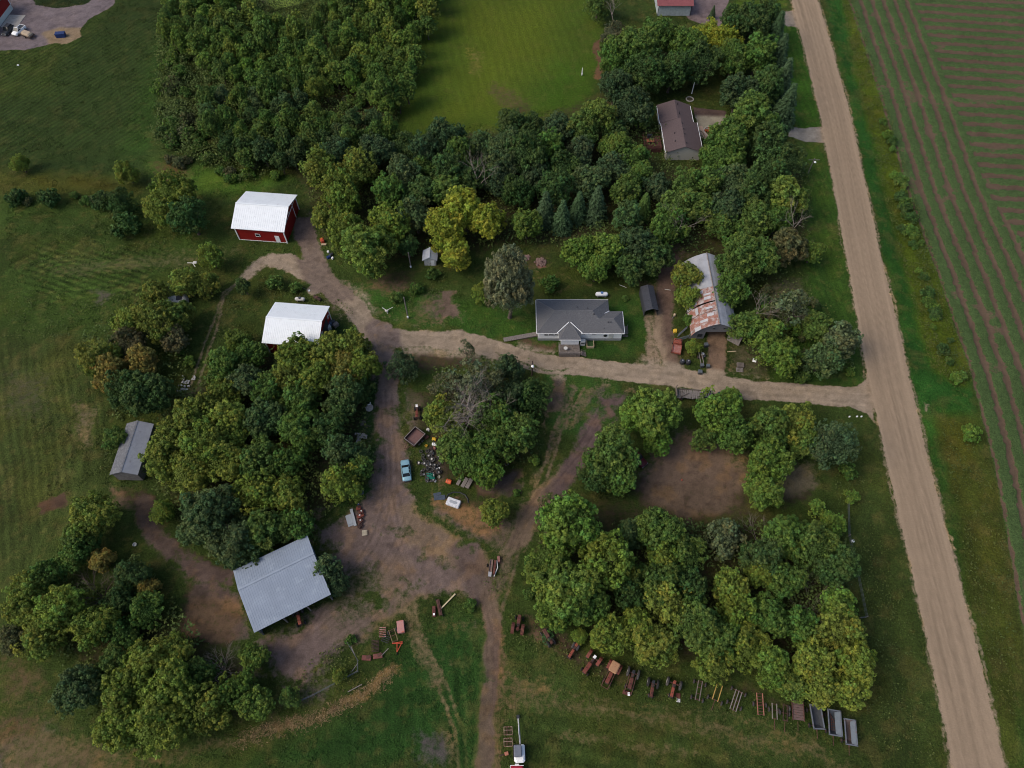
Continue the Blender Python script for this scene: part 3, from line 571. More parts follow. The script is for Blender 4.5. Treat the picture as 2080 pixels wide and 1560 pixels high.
CN={'g':'green','d':'dark green','y':'yellow-green','l':'light green','b':'bluish green','w':'grey-green','o':'orange-tinged','Y':'bright yellow-green','n':'deep blue-green','k':'brownish olive','u':'fresh green'}
def T(x,y,r,tint,where,kind='r',name='broadleaf_tree',sz=1.0,pre='',cat='tree'):
    LISTED.append((x,y,r)); noun={'c':'spruce tree','b':'shrub'}.get(kind,'tree'); 
    if kind=='b' and name=='broadleaf_tree': name='shrub'; cat='shrub'
    if kind=='c': name='spruce_tree'
    tree(x,y,r,tint,kind,(pre+SIZ(r)+' '+CN[tint]+' '+noun+' '+where).replace('very small','tiny').strip(),None,name,sz,cat)
# south-east wood beside the tractor row
for a in ((1152,1062,74,'u','at the north-west tip of the wood above the tractors'),(1112,1150,50,'u','on the west edge of the tractor wood, below its tip'),(1236,1140,68,'y','second inwards from the west edge of the tractor wood'),
 (1150,1190,66,'u','on the bulging west side of the tractor wood'),(1124,1236,42,'u','just above the vine-covered tractor'),(1195,1230,48,'g','in the dark gap of the tractor wood behind its west edge'),
 (1285,1085,30,'b','round and bluish beside the bare clearing'),(1340,1075,52,'g','on the clearing side of the tractor wood'),(1395,1130,42,'g','behind the pale feathery tree in the tractor wood'),(1345,1130,40,'y','with blotchy leaves amid the tractor wood'),
 (1470,1095,40,'w','pale and feathery at the south edge of the bare clearing'),(1590,1085,46,'g','below the clearing by the fallen dead branches'),(1650,1110,48,'g','near the fence in the tractor wood'),(1692,1065,30,'l','at the roadside end of the clearing'),
 (1700,1150,48,'d','beside the fence post line at the tractor wood'),(1545,1130,44,'d','east of the feathery tree in the tractor wood'),(1330,1180,48,'g','in the core of the tractor wood'),(1400,1190,42,'d','darkest in the core of the tractor wood'),
 (1485,1195,44,'y','tall and yellowish in the centre of the tractor wood'),(1540,1165,34,'y','narrow and pale in the centre of the tractor wood'),(1590,1175,44,'g','west of the bare grey bush in the tractor wood'),(1700,1225,42,'u','east of the bare grey bush'),
 (1355,1225,48,'y','above the centre of the tractor row'),(1240,1290,46,'y','above the tractor with the square fenders'),(1295,1275,44,'y','above the tractor with the tan canopy'),(1330,1300,48,'y','overhanging the tractor row, left of the gap'),
 (1405,1265,52,'g','right of the gap above the narrow tractors'),(1455,1290,48,'g','above the first wagon frames'),(1500,1235,46,'y','rising in the middle of the tractor wood, south side'),(1560,1250,46,'g','in the south-east part of the tractor wood'),
 (1515,1315,46,'y','above the yellow-railed wagon frame'),(1452,1350,38,'y','hanging over the yellow-railed wagon frame'),(1565,1350,44,'u','above the red ladder frame'),(1620,1270,44,'g','south of the bare grey bush'),
 (1700,1280,50,'y','at the east corner of the tractor wood'),(1650,1340,48,'y','above the rusty flat wagon'),(1740,1345,46,'y','easternmost at the wood corner nearest the road'),(1730,1400,40,'y','above the last grey box wagon'),(1665,1395,42,'y','above the first grey box wagon'),(1610,1385,34,'u','above the overgrown wheels'),
 (1178,1292,19,'y','alone above the small orange tractor'),(1285,1210,38,'d','in the dark hollow behind the canopy tractor')):
    T(*a)
# ring around the clearing
for a in ((1330,838,60,'l','at the north edge of the clearing, left of the wooden wagon'),(1290,850,42,'l','at the left shoulder of the tree beside the wooden wagon'),(1335,895,34,'l','hanging down into the clearing'),
 (1240,925,58,'g','west of the clearing beside the maroon car'),(1215,960,40,'d','at the west foot of the clearing trees'),(1260,975,40,'g','south of the maroon car'),
 (1460,835,48,'l','right of the wooden wagon by the driveway'),(1490,880,44,'g','north-east of the clearing'),(1430,890,28,'g','at the top of the clearing'),(1565,870,44,'g','between clearing and driveway'),(1612,860,44,'y','near the road junction'),
 (1565,935,50,'u','east of the clearing'),(1550,1000,44,'u','at the south-east rim of the clearing'),(1640,900,36,'g','beside the blue-green willow by the junction'),(1485,805,22,'l','nearest the driveway, right of the wooden wagon')):
    T(*a)
T(1690,905,52,'n','with feathery branches by the road junction','w')
T(1005,1040,33,'y','standing alone on the dirt below the white tub','r',pre='round ')
# clump around the junk heap
for a in ((1034,748,31,'n','behind the yard light'),(1040,800,36,'n','right of the half-dead tree'),(1085,808,38,'d','at the right side of the half-dead clump'),(1055,880,48,'g','right side of the clump over the wooden frame'),(905,845,42,'y','left side of the half-dead clump above the brown box trailer'),
 (925,905,44,'g','just right of the tyre heap'),(950,930,42,'g','above the orange barrel'),(985,905,44,'g','at the front of the half-dead clump'),(990,958,34,'l','lowest in the clump beside the slatted panels'),(1000,850,44,'g','in the middle of the half-dead clump'),(1020,910,34,'u','at the front right of the clump')):
    T(*a)
T(945,790,56,'w','half dead with bare grey limbs, centre of the junk clump','s',sz=.9); T(985,775,40,'w','thin-leaved behind the half-dead tree','s'); T(905,790,34,'w','thin-leaved left of the half-dead tree','s')
T(815,742,38,'n','at the corner of the driveway and the lane south','w',sz=.85)
T(947,712,17,'w','thin beside the driveway bend','s',sz=1.6)
# large wood west of the lane
for a in ((610,725,46,'y','touching the roof of the lower red barn'),(660,715,44,'y','in front of the lower red barn door end'),(715,705,42,'y','beside the lane mouth near the lower red barn'),(735,745,40,'y','at the lane side south of the lower barn'),(700,760,42,'o','with orange leaves south of the lower barn'),
 (650,765,44,'y','south of the lower barn, behind its corner tree'),(590,770,44,'y','with mottled leaves below the lower barn'),(487,690,27,'u','beside the west track, left of the lower barn'),(510,720,34,'g','left foot of the lower barn'),(455,745,40,'g','at the bend of the west track'),
 (500,775,40,'b','grey-leaved inside the west wood'),(460,800,38,'y','on the west track side of the west wood'),(550,790,42,'g','in the upper middle of the west wood'),(610,810,44,'g','in the upper middle of the west wood, right'),(700,805,46,'d','beside the lane, upper part of the west wood'),
 (735,790,26,'d','by the pallets beside the lane'),(400,845,52,'y','on the upper-left shoulder of the west wood'),(345,900,50,'y','hanging over the old grey shed'),(330,940,40,'y','beside the old grey shed gable'),(415,905,58,'y','big crown east of the old grey shed'),
 (470,860,48,'y','in the left middle of the west wood'),(540,850,46,'b','in the centre of the west wood'),(610,870,48,'g','in the centre of the west wood, right'),(665,870,44,'d','in the right middle of the west wood'),(690,915,40,'b','beside the lane across from the box trailer'),
 (735,925,26,'b','at the lane edge facing the blue car'),(735,950,30,'g','at the lane edge below the one facing the blue car'),(695,985,42,'y','above the red scrap row'),(385,965,44,'y','on the left flank of the west wood, below the shed'),(455,940,48,'y','in the lower left of the west wood'),
 (525,930,46,'g','in the lower centre of the west wood'),(590,935,40,'g','on the clearing side of the lower west wood'),(430,1040,60,'b','bluish crown on the lower left of the west wood'),(520,1000,46,'y','in the lower middle of the west wood'),(585,1005,42,'y','on the lower right of the west wood'),
 (480,1095,52,'b','bluish, behind the open metal shed'),(545,1075,48,'g','behind the open metal shed, centre'),(605,1065,40,'g','behind the open metal shed, right'),(390,1080,34,'b','at the dirt bend left of the west wood'),(515,1138,30,'d','resting on the back edge of the open metal shed'),
 (325,1040,25,'y','alone at the bend of the dirt track')):
    T(*a)
T(662,1150,34,'n','pointed, at the right end of the open metal shed','t',sz=.8); T(680,1185,28,'n','at the front corner of the open metal shed','w'); 
# hedge trees along the west track
for a in ((205,720,42,'y','at the left end of the track hedge'),(225,755,38,'o','orange leaves at the left end of the track hedge'),(290,735,36,'o','orange leaves in the track hedge above the dark tree'),(260,700,34,'k','brownish in the track hedge'),(300,800,52,'d','above the old grey shed roof'),
 (255,790,40,'d','left of the big dark tree over the old grey shed'),(320,655,44,'y','in the track hedge below the white wreck'),(265,655,38,'y','in the track hedge, left of the white wreck'),(360,640,34,'u','beside the track, below the white wreck'),(355,690,30,'k','thin and brownish beside the track'),
 (315,595,30,'y','in the hedge above the white wreck'),(375,575,35,'y','in the hedge near the upper red barn track'),(420,578,26,'y','right end of the hedge beside the track'),(428,520,30,'y','by the white antenna frame'),(235,890,28,'g','left of the old grey shed'),
 (350,395,44,'y','left of the upper red barn, yellow crown'),(385,440,44,'d','left of the upper red barn, dark crown'),(330,430,36,'y','under the yellow crown left of the upper red barn'),(257,350,24,'y','at the corner of the dark green field'),(40,332,20,'y','alone at the left picture edge by the dark field')):
    T(*a)
T(205,408,22,'d','in the hedge line west of the upper barn','b'); T(100,400,24,'d','in the left hedge line','b'); T(30,400,22,'d','at the left edge of the hedge line','b'); T(255,460,30,'d','at the foot of the hedge line, by the mown loops','b')
T(250,410,28,'d','in the hedge line next to the yellow tree','r'); T(495,580,18,'d','narrow, at the inside of the driveway loop','t')
# south-west wood
for a in ((190,1045,52,'y','above the south-west wood, nearest the old grey shed'),(165,1095,36,'g','under the top tree of the south-west wood'),(150,1130,36,'g','in the upper left of the south-west wood'),(205,1140,28,'o','mottled in the upper south-west wood'),(60,1195,44,'y','at the far left of the south-west wood'),
 (95,1170,38,'g','in the upper far left of the south-west wood'),(130,1235,56,'y','big crown on the left of the south-west wood'),(50,1240,40,'y','at the left picture edge of the south-west wood'),(85,1290,48,'y','on the lower left of the south-west wood'),(190,1270,50,'y','in the middle of the south-west wood'),
 (270,1165,34,'d','beside the dirt bend, south-west wood'),(302,1192,22,'o','orange tinged, at the right of the south-west wood'),(300,1240,36,'g','at the right of the south-west wood by the tan patch'),(245,1215,34,'d','below the pink dead bush'),(250,1290,34,'g','in the lower middle of the south-west wood'),
 (160,1400,52,'b','feathery and dark at the lower left'),(230,1345,36,'g','between the feathery tree and the big south crown'),(300,1345,50,'y','top of the big south crown group'),(355,1320,38,'y','upper right of the big south crown group'),(260,1400,56,'y','left of the big south crown group'),
 (345,1400,62,'y','centre of the big south crown group'),(240,1475,52,'y','lower left of the big south crown group'),(320,1480,60,'y','bottom of the big south crown group'),(420,1440,50,'y','right of the big south crown group'),(405,1370,36,'g','left of the grey dead bush'),
 (515,1335,32,'u','right of the grey dead bush'),(480,1400,38,'u','below the grey dead bush'),(520,1430,38,'u','at the straw strip, right of the south crowns'),(590,1418,22,'g','last at the straw strip'),(30,1300,34,'k','at the left picture edge, low'),(690,1372,16,'y','beside the wire fence below the farmyard')):
    T(*a)
# central wood: its southern rim and marked trees
for a in ((650,345,44,'y','upper right of the upper red barn'),(690,385,44,'y','right of the upper red barn'),(725,340,42,'y','behind the right side of the upper red barn'),(700,410,40,'y','above the orange machine'),(655,440,28,'y','nearest the upper red barn apron'),
 (745,505,58,'u','big crown by the driveway, below the orange machine'),(700,470,40,'y','above the scrap pile by the barn drive'),(790,455,44,'y','at the front of the wood left of the white hut'),(830,500,26,'d','dark behind the leaning pole'),(790,390,40,'g','behind the front trees left of the white hut'),
 (845,440,40,'b','left of the bright yellow tree'),(945,430,50,'Y','above the white hut, brightest in the wood'),(905,470,46,'Y','left half of the brightest tree above the white hut'),(990,450,42,'Y','right half of the brightest tree above the white hut'),(925,520,36,'Y','lowest boughs beside the white hut'),
 (1070,455,36,'u','left of the spruces'),(1175,510,38,'l','behind the white propane tank'),(1235,505,42,'l','right behind the white propane tank'),(1210,545,34,'l','low in front of the pair behind the propane tank'),(1290,500,46,'n','above the black carport'),(1330,520,38,'d','above the black carport, right'),
 (1280,545,34,'d','low, above the black carport'),(1355,460,42,'g','where the wood meets the arched barn lane'),(1275,440,36,'b','between spruces and carport trees'),(1395,560,34,'y','over the left side of the arched barn'),(1398,605,28,'y','at the torn part of the arched barn roof'),
 (1500,530,50,'g','over the right side of the arched barn'),(1480,590,40,'g','beside the arched barn ridge'),(1545,520,44,'g','in the wood corner right of the arched barn'),(1600,500,40,'k','with dead limbs right of the arched barn'),(1650,512,27,'u','out on the roadside lawn'),
 (1510,660,34,'g','at the front right corner of the arched barn'),(1500,500,34,'g','above the arched barn roof end'),(1560,690,42,'l','in the thicket right of the arched barn drive'),(1590,725,40,'u','by the white sheet near the driveway'),(1612,628,42,'w','sparse, in the dry thicket right of the arched barn','s'),
 (1660,665,34,'g','in the thicket near the road'),(1705,690,44,'w','nearest the road in the thicket above the junction'),(1670,730,38,'b','low, in the thicket above the junction'),(1410,705,17,'y','small, among the bins before the arched barn'),(1400,650,14,'g','tiny, at the left wall of the arched barn'),
 (1212,240,44,'u','bright crown at the lawn corner'),(1185,265,38,'g','beside the bright crown at the lawn corner'),(1045,250,34,'d','tall dark tree at the lawn edge'),(1075,255,28,'d','right of the tall dark tree at the lawn edge'),(1280,225,42,'n','left of the brown house'),
 (1250,175,38,'n','at the lawn corner, left of the brown house'),(1300,232,30,'g','just left of the brown house'),(1250,300,34,'u','in front of the deck of the brown house'),(1298,358,32,'g','below the deck of the brown house'),(1395,378,36,'g','in front of the brown house gable'),
 (1446,315,24,'g','at the right corner of the brown house'),(1438,372,36,'g','before the brown house, right'),(1480,280,48,'g','right of the brown house patio'),(1470,320,40,'g','below the brown house patio'),(1530,240,50,'g','between the brown house and the road'),
 (1560,290,46,'d','beside the drive of the brown house'),(1600,330,36,'d','at the drive mouth of the brown house'),(1595,400,44,'u','below the drive mouth on the road side'),(1500,190,44,'n','above the brown house drive'),(1550,180,44,'d','on the road side above the brown house drive')):
    T(*a)
T(1035,572,60,'w','tall willow left of the white house','v',sz=1.45,pre='grey '); T(980,595,21,'y','tucked against the left side of the willow')
for a in ((1108,425,25,'n','leftmost of the spruce row behind the white house'),(1142,440,24,'n','second of the spruce row behind the white house'),(1175,420,22,'n','third of the spruces behind the white house'),(1212,415,26,'n','tallest of the spruce row behind the white house'),(1308,420,20,'g','alone above the black carport'),(1448,25,8,'n','by the red-roofed building')):
    T(*a,kind='c')
for i,(x,y,r) in enumerate(((1575,70,26),(1582,115,27),(1590,165,28),(1598,215,28))): T(x,y,r,'n',('topmost','second','third','lowest')[i]+' of the conifer screen by the road','c')
# around the red-roofed building
for a in ((1290,95,46,'g','left side of the grove below the red roof'),(1340,75,42,'g','just below the red roof'),(1395,90,42,'g','below the driveway of the red-roofed building'),(1255,110,36,'g','at the lawn edge of the grove'),(1310,150,44,'d','lower left of the grove above the brown house'),(1365,145,42,'d','lower middle of the grove above the brown house'),
 (1425,130,40,'d','lower right of the grove above the brown house'),(1430,70,32,'Y','yellow crown beside the small conifer'),(1475,85,34,'Y','yellow crown right of the red-roofed building'),(1520,50,46,'d','tall dark tree right of the red-roofed building'),(1555,40,38,'d','beside the road at the top'),(1540,110,44,'g','on the road side below the top trees'),
 (1215,5,32,'g','at the top edge of the bright lawn'),(1245,70,24,'w','thin at the lawn edge')):
    T(*a,kind='r')
T(1490,120,36,'g','right of the grove above the brown house'); T(1490,40,30,'d','between the yellow crowns and the top edge')
NLIST=len(LISTED)
# inner trees of the woods that nothing tells apart
def inside(x,y,pl):
    c=False; n=len(pl)
    for i in range(n):
        (a,b),(d,e)=pl[i],pl[(i+1)%n]
        if (b>y)!=(e>y) and x<(d-a)*(y-b)/(e-b)+a: c=not c
    return c
def fillwood(pl,r0,r1,tints,kind,label,group,maxn,near=.72,ntry=9000,sz=1.0,name='broadleaf_tree'):
    pts=[]; xsx=[p[0] for p in pl]; ysy=[p[1] for p in pl]; n=0
    for _ in range(ntry):
        x=rnd.uniform(min(xsx),max(xsx)); y=rnd.uniform(min(ysy),max(ysy)); r=rnd.uniform(r0,r1)
        if not inside(x,y,pl): continue
        if any((x-a)**2+((y-b)*1.25)**2<((r+c)*near)**2 for a,b,c in LISTED+pts): continue
        pts.append((x,y,r)); n+=1
        if n>=maxn: break
    for x,y,r in pts:
        t=rnd.choice(tints); tree(x,y,r,t,kind,label,group,name,sz=sz*(.8+.4*rnd.random()))
    return n
nA1=fillwood([(340,-20),(500,-20),(520,52),(640,46),(660,-30),(885,-30),(880,30),(845,110),(820,200),(800,230),(690,150),(640,200),(600,180),(520,180),(400,120),(330,60)],17,28,'gguulygu','t','slender young green tree packed in the thicket left of the bright lawn','trees packed in the thicket left of the bright lawn',125,near=.58,name='young_tree')
nA2=fillwood([(420,190),(520,180),(640,210),(700,240),(800,240),(800,290),(690,300),(600,330),(500,330),(420,260)],17,26,'dgbgu','t','slender dark tree at the foot of the thicket below the lawn','trees at the foot of the thicket',50,near=.56,name='young_tree')
nB1=fillwood([(610,320),(800,300),(920,275),(1040,290),(1130,260),(1250,260),(1330,350),(1620,360),(1620,450),(1500,470),(1380,440),(1330,400),(1080,400),(1000,380),(860,420),(720,360)],32,44,'dggdbn','r','dark rounded tree deep in the wood between the white house and the brown house','inner trees of the central wood',46,near=.60)
print('TREES',NTREE,nA1,nA2,nB1)
# ---- dead trees and brush
def dead(name,label,x,y,h,seed,m,base=None,spread=.6,n=3,depth=3,cat='dead tree',lean=0,thick=1):
    g=random.Random(seed); p=P(x,y,0) if base is None else base; t=thing(name,label,cat,(p.x,p.y,gz(p.x,p.y)),0); mb=MB(); branchy(mb,(0,0,-.1),Vector((lean,0,1)).normalized(),h*.5,.02*h*thick,depth,g,spread,n); mb.build('bare_branches',m,t); return t
dead('dead_tree','bleached bare tree standing in the wood above the bright yellow tree',965,410,12,3,DEADW); dead('dead_tree','bare limbs rising from the half-dead tree beside the junk heap',955,868,13.5,4,DEADW,depth=4,lean=-.1,thick=1.5); dead('dead_tree','bare grey crown above the left front of the junk clump',915,868,11,24,DEADW,depth=4,lean=-.1,thick=1.5); dead('dead_tree','bare grey limbs standing above the right of the junk clump',1015,868,10,25,DEADW,depth=3,thick=1.4)
dead('dead_tree','grey dead limbs spreading over the front of the junk clump',930,895,10,8,DEADW,depth=4,thick=1.5); dead('dead_tree','leafless grey tree right of the arched barn',1535,655,9,5,DEADW,depth=3)
dead('dead_tree','short leafless tree in the dry thicket',1555,650,5,6,DEADR); dead('dead_tree','dead limbs in the wood corner right of the arched barn',1600,490,10,7,DEADW); dead('dead_tree','tall bare tree at the top edge of the bright lawn',1248,60,9,17,DEADW)
dead('dead_tree','thin bare tree right of the tan dead one in the spruce wood',1365,500,10,18,DEADW)
for nm,lb,x,y,h,sd_,m in (('dead_bush','pink-brown dead bush inside the south-west wood',210,1215,5.5,9,DEADR),('dead_bush','pale grey dead bush between the south-west crowns',455,1362,4.2,10,DEADW),('dead_bush','bare grey-olive bush in the east of the tractor wood',1645,1235,6.5,11,mat('olive_twigs',(.16,.16,.10),.9)),('fallen_branches','fallen grey branches at the south side of the clearing',1540,1105,5,12,DEADW)):
    p=P(x,y,0); t=thing(nm,lb,'dead bush' if 'bush' in nm else 'branches',(p.x,p.y,0)); g=random.Random(sd_); mb=MB()
    for k in range(16): a=k*.39+g.random(); branchy(mb,(0,0,.1 if nm!='fallen_branches' else .4),Vector((math.cos(a),math.sin(a),g.uniform(.3,1.6) if nm!='fallen_branches' else .12)).normalized(),h*.55,.05,2,g,.5,3)
    mb.build('bare_branches',m,t)
# ---- shrubs with a place of their own
for x,y,r,t,w in ((1117,578,20,'g','on the lawn behind the white house'),(1270,606,7,'g','right of the propane tank'),(1975,880,22,'u','in the ditch below the junction, field side'),
 (1730,1010,16,'u','beside the fence east of the clearing'),(1725,955,20,'g','below the blue-green willow'),(1660,1035,20,'u','by the roadside end of the clearing, low'),(600,640,9,'g','on the bank above the lower barn'),(560,575,18,'g','inside the driveway loop'),(600,585,13,'g','right inside the driveway loop'),
 (845,585,16,'g','in the weeds before the white hut'),(805,605,14,'g','in the weeds near the utility pole'),(880,555,16,'g','at the foot of the white hut'),(385,735,13,'u','round bright one beside the west track'),(365,715,9,'u','smaller bright one beside the west track'),(1085,935,12,'u','beside the clump by the dirt lane'),(1050,1000,9,'g','low beside the round lone tree'),
 (955,1230,14,'g','at the end of the long pale beam'),(713,1300,12,'g','at the top of the wire fence'),(1078,1145,12,'g','low at the west foot of the tractor wood'),(1075,1205,14,'g','lower at the west foot of the tractor wood'),(630,790,20,'o','orange in the west wood')):
    T(x,y,r,t,w,'b')
def scatter_shrubs(line,n,r0,r1,spread,tints,label,group):
    for k in range(n):
        f=rnd.random()*(len(line)-1); i=int(f); f-=i; (a,b),(c,d)=line[i],line[i+1]
        tree(a+(c-a)*f+rnd.gauss(0,spread),b+(d-b)*f+rnd.gauss(0,spread),rnd.uniform(r0,r1),rnd.choice(tints),'b',label,group,'shrub',1.0,'shrub')
scatter_shrubs([(1795,250),(1820,340),(1842,430),(1866,520),(1892,610),(1922,700),(1950,775)],46,6,15,6,'dgdgu','shrub in the dense dark row along the ditch beside the crop field','shrubs along the ditch')
scatter_shrubs([(350,80),(370,180),(350,260),(400,300),(470,230),(440,140)],60,8,19,28,'gdguk','low bush in the rough ground left of the thicket','bushes in the rough left of the thicket')
scatter_shrubs([(330,320),(450,350),(560,350)],14,7,14,14,'gku','low bush between the thicket and the upper red barn','bushes above the upper red barn')
scatter_shrubs([(690,180),(740,220),(800,130)],12,7,13,12,'guk','low bush in the gap of the thicket beside the lawn','bushes in the thicket gap')
scatter_shrubs([(1500,580),(1560,640),(1640,600),(1600,700),(1700,740)],26,8,17,18,'gukd','low bush in the dry thicket right of the arched barn','bushes in the dry thicket')
scatter_shrubs([(0,400),(60,405),(130,402),(200,410)],12,7,13,7,'ggk','dark shrub of the hedge line at the left picture edge','shrubs of the left hedge line')
# ---- undergrowth, weeds and ground cover (nobody could count them)
def inpoly(pl,xq,yq):
    q=pw(pl); c=np.zeros(len(xq),bool); n=len(q)
    for i in range(n):
        a,b=q[i],q[(i+1)%n]
        if a[1]!=b[1]: c^=((a[1]>yq)!=(b[1]>yq))&(xq<(b[0]-a[0])*(yq-a[1])/(b[1]-a[1])+a[0])
    return c
def weeds(name,label,cat,areas,size,tint,hgt):
    pos=[];ti=[]
    for pl,dens,hk in areas:
        q=pw(pl); x0,y0=q.min(0); x1,y1=q.max(0); n=int((x1-x0)*(y1-y0)*dens); xq=nr.uniform(x0,x1,n); yq=nr.uniform(y0,y1,n)
        cl=fbm(xq,yq,.35,3,91); keep=inpoly(pl,xq,yq)&(cl>.42+.25*nr.rand(n)-.12); xq,yq,cl=xq[keep],yq[keep],cl[keep]
        j=np.clip(np.searchsorted(xs,xq),0,NX-1); i=np.clip(np.searchsorted(ys,yq),0,NY-1)
        h=np.clip((cl-.35)*3.2,.05,1)*hgt*hk*(.25+.75*nr.rand(len(xq))); pos.append(np.stack([xq,yq,Z[i,j]+h],1)); bt=fbm(xq,yq,.12,3,95)[:,None]; base=np.array(tint)*(1-bt)+np.array([tint[0]*1.7,tint[1]*1.15,tint[2]*.8])*bt; ti.append(base*(.7+.6*nr.rand(len(xq),1)))
    pos=np.concatenate(pos); ti=np.concatenate(ti); nm=unit(nr.normal(size=pos.shape)*.6+np.array([0,0,1.0])); me=card_mesh(name,pos,nm,size,ti,LEAF); o=link(name,me); o.color=(1,1,1,1); tag(o,label,cat,kind='stuff'); return len(pos)
THK=[(325,60),(480,-20),(885,-20),(850,110),(800,280),(600,345),(480,380),(400,330),(320,300)]
k1=weeds('undergrowth','low green brush and saplings under and around the trees','undergrowth',[(THK,9,1.3),([(325,60),(560,150),(600,340),(480,380),(400,330),(320,300)],6,2.2),([(610,330),(1250,230),(1640,340),(1650,530),(1400,520),(1090,500),(860,520),(700,540),(640,450)],6,1.3),
  ([(350,800),(560,720),(760,700),(745,900),(640,1110),(380,1090),(290,960)],8,1.3),([(1095,1010),(1230,1060),(1710,1070),(1760,1340),(1680,1390),(1230,1290),(1090,1200)],9,1.3),([(60,1180),(340,1200),(500,1390),(460,1460),(240,1480),(80,1300)],7,1.2),([(1500,560),(1640,560),(1740,700),(1730,760),(1520,760)],3,1.0),([(170,690),(330,580),(400,600),(380,800),(240,860)],3.5,1.2),([(880,740),(1090,740),(1100,930),(960,980),(880,900)],2.5,1.0)],.26,(.060,.108,.032),2.6)
k2=weeds('tall_weeds','tall yellow-green weeds along the roadside ditch and fences','weeds',[([(1705,-20),(1725,-20),(1850,380),(1975,760),(1950,800),(1890,740),(1810,450),(1745,180)],14,1.1),([(1910,860),(1985,860),(2050,1150),(2080,1500),(2020,1400),(1960,1150)],5,.8),([(1690,960),(1760,960),(1860,1300),(1900,1560),(1760,1500),(1740,1200)],4,.7),
  ([(600,600),(700,610),(720,640),(620,640)],6,.7),([(780,640),(840,570),(900,540),(910,580),(850,640)],8,1),([(520,560),(600,560),(620,600),(520,620)],5,.8),([(180,420),(300,400),(420,480),(300,510),(150,560),(60,540)],4,.8),([(0,600),(240,570),(300,600),(180,690),(0,690)],4,.8),([(640,1330),(720,1300),(740,1370),(600,1450),(560,1440)],6,.8),([(1000,1220),(980,1180),(1030,1140),(1020,1200)],4,.6),([(1035,1245),(1065,1235),(1200,1320),(1400,1375),(1750,1450),(1745,1510),(1600,1470),(1380,1435),(1180,1385),(1040,1300)],5,.35),([(430,590),(500,600),(530,700),(450,700)],4,.8),([(210,870),(250,860),(225,970),(205,960)],8,1)],.16,(.060,.098,.030),1.0)
print('WEEDS',k1,k2)

# tufts over the rough grass, each the colour of the turf under it
def tufts(n):
    x=nr.uniform(-150,95,n); y=nr.uniform(2,215,n); v=np.array([0,0,0]); ok=np.abs(x)<62+y*.47; x=x[ok]; y=y[ok]
    j=np.clip(np.searchsorted(xs,x),0,NX-1); i=np.clip(np.searchsorted(ys,y),0,NY-1); lawn=inpoly([(800,290),(880,-60),(1240,-60),(1205,200)],x,y)|inpoly([(1580,0),(1660,0),(1760,790),(1690,760),(1640,300)],x,y)|inpoly([(1090,560),(1300,570),(1310,720),(1000,700)],x,y)
    cl=fbm(x,y,.5,3,66); k=(cov[i,j]<.15)&(cls[i,j]==0)&(cl>.40+.22*nr.rand(len(x)))&(~lawn); x,y,i,j,cl=x[k],y[k],i[k],j[k],cl[k]
    h=.04+.22*np.clip((cl-.4)*3,0,1)*nr.rand(len(x)); pos=np.stack([x,y,Z[i,j]+h],1); ti=gcol[i,j]*(.75+.6*nr.rand(len(x),1))*np.array([1.02,1.06,.9]); me=card_mesh('grass_tufts',pos,unit(nr.normal(size=pos.shape)*.7+np.array([0,0,1.0])),.17,ti,LEAF,asp=.45); o=link('grass_tufts',me); o.color=(1,1,1,1); tag(o,'rough grass tufts scattered over the meadows and verges','grass',kind='stuff'); return len(x)
print('TUFTS',tufts(520000))
# ================================================================== BUILDINGS
def window(par,c,w,h,rz=0,frame=WHITE,pane=GLASS,flat=False,depth=.08):
    """frame with a pane; c on the wall face, local axes x along the wall, -y outwards"""
    t=.09; mb=MB()
    for dx,dz,sx,sz in ((0,h/2,w+2*t,t),(0,-h/2,w+2*t,t),(-w/2-t/2,0,t,h),(w/2+t/2,0,t,h)): mb.box((dx,0,dz),(sx,depth,sz))
    f=mb.build('window',frame,par,loc=c,rz=rz); MB().box((0,.01,0),(w,.04,h)).build('pane',pane,f); return f
def roof_planes(par,name,planes,m,t=.12,ribs=None,ribm=None,ribh=.022):
    mb=MB()
    for pl in planes:
        mb.slab(pl,t)
        if ribs and len(pl)==4:                        # ribs run from pl[0]-pl[1] (eave) to pl[3]-pl[2] (ridge)
            a,b,c,d=[Vector(q) for q in pl]; n=int((b-a).length/ribs); nrm=(b-a).cross(d-a).normalized(); nrm*= (1 if nrm.z>0 else -1); e=(b-a).normalized()*.035
            for i in range(1,n):
                f=i/n; p=a.lerp(b,f)+nrm*.003; q=d.lerp(c,f)+nrm*.003; h=nrm*ribh; mb.add([p-e,p+e,q+e,q-e,p-e*.5+h,p+e*.5+h,q+e*.5+h,q-e*.5+h],[(4,5,6,7),(0,1,5,4),(1,2,6,5),(2,3,7,6),(3,0,4,7)])
    return mb.build(name,m,par)
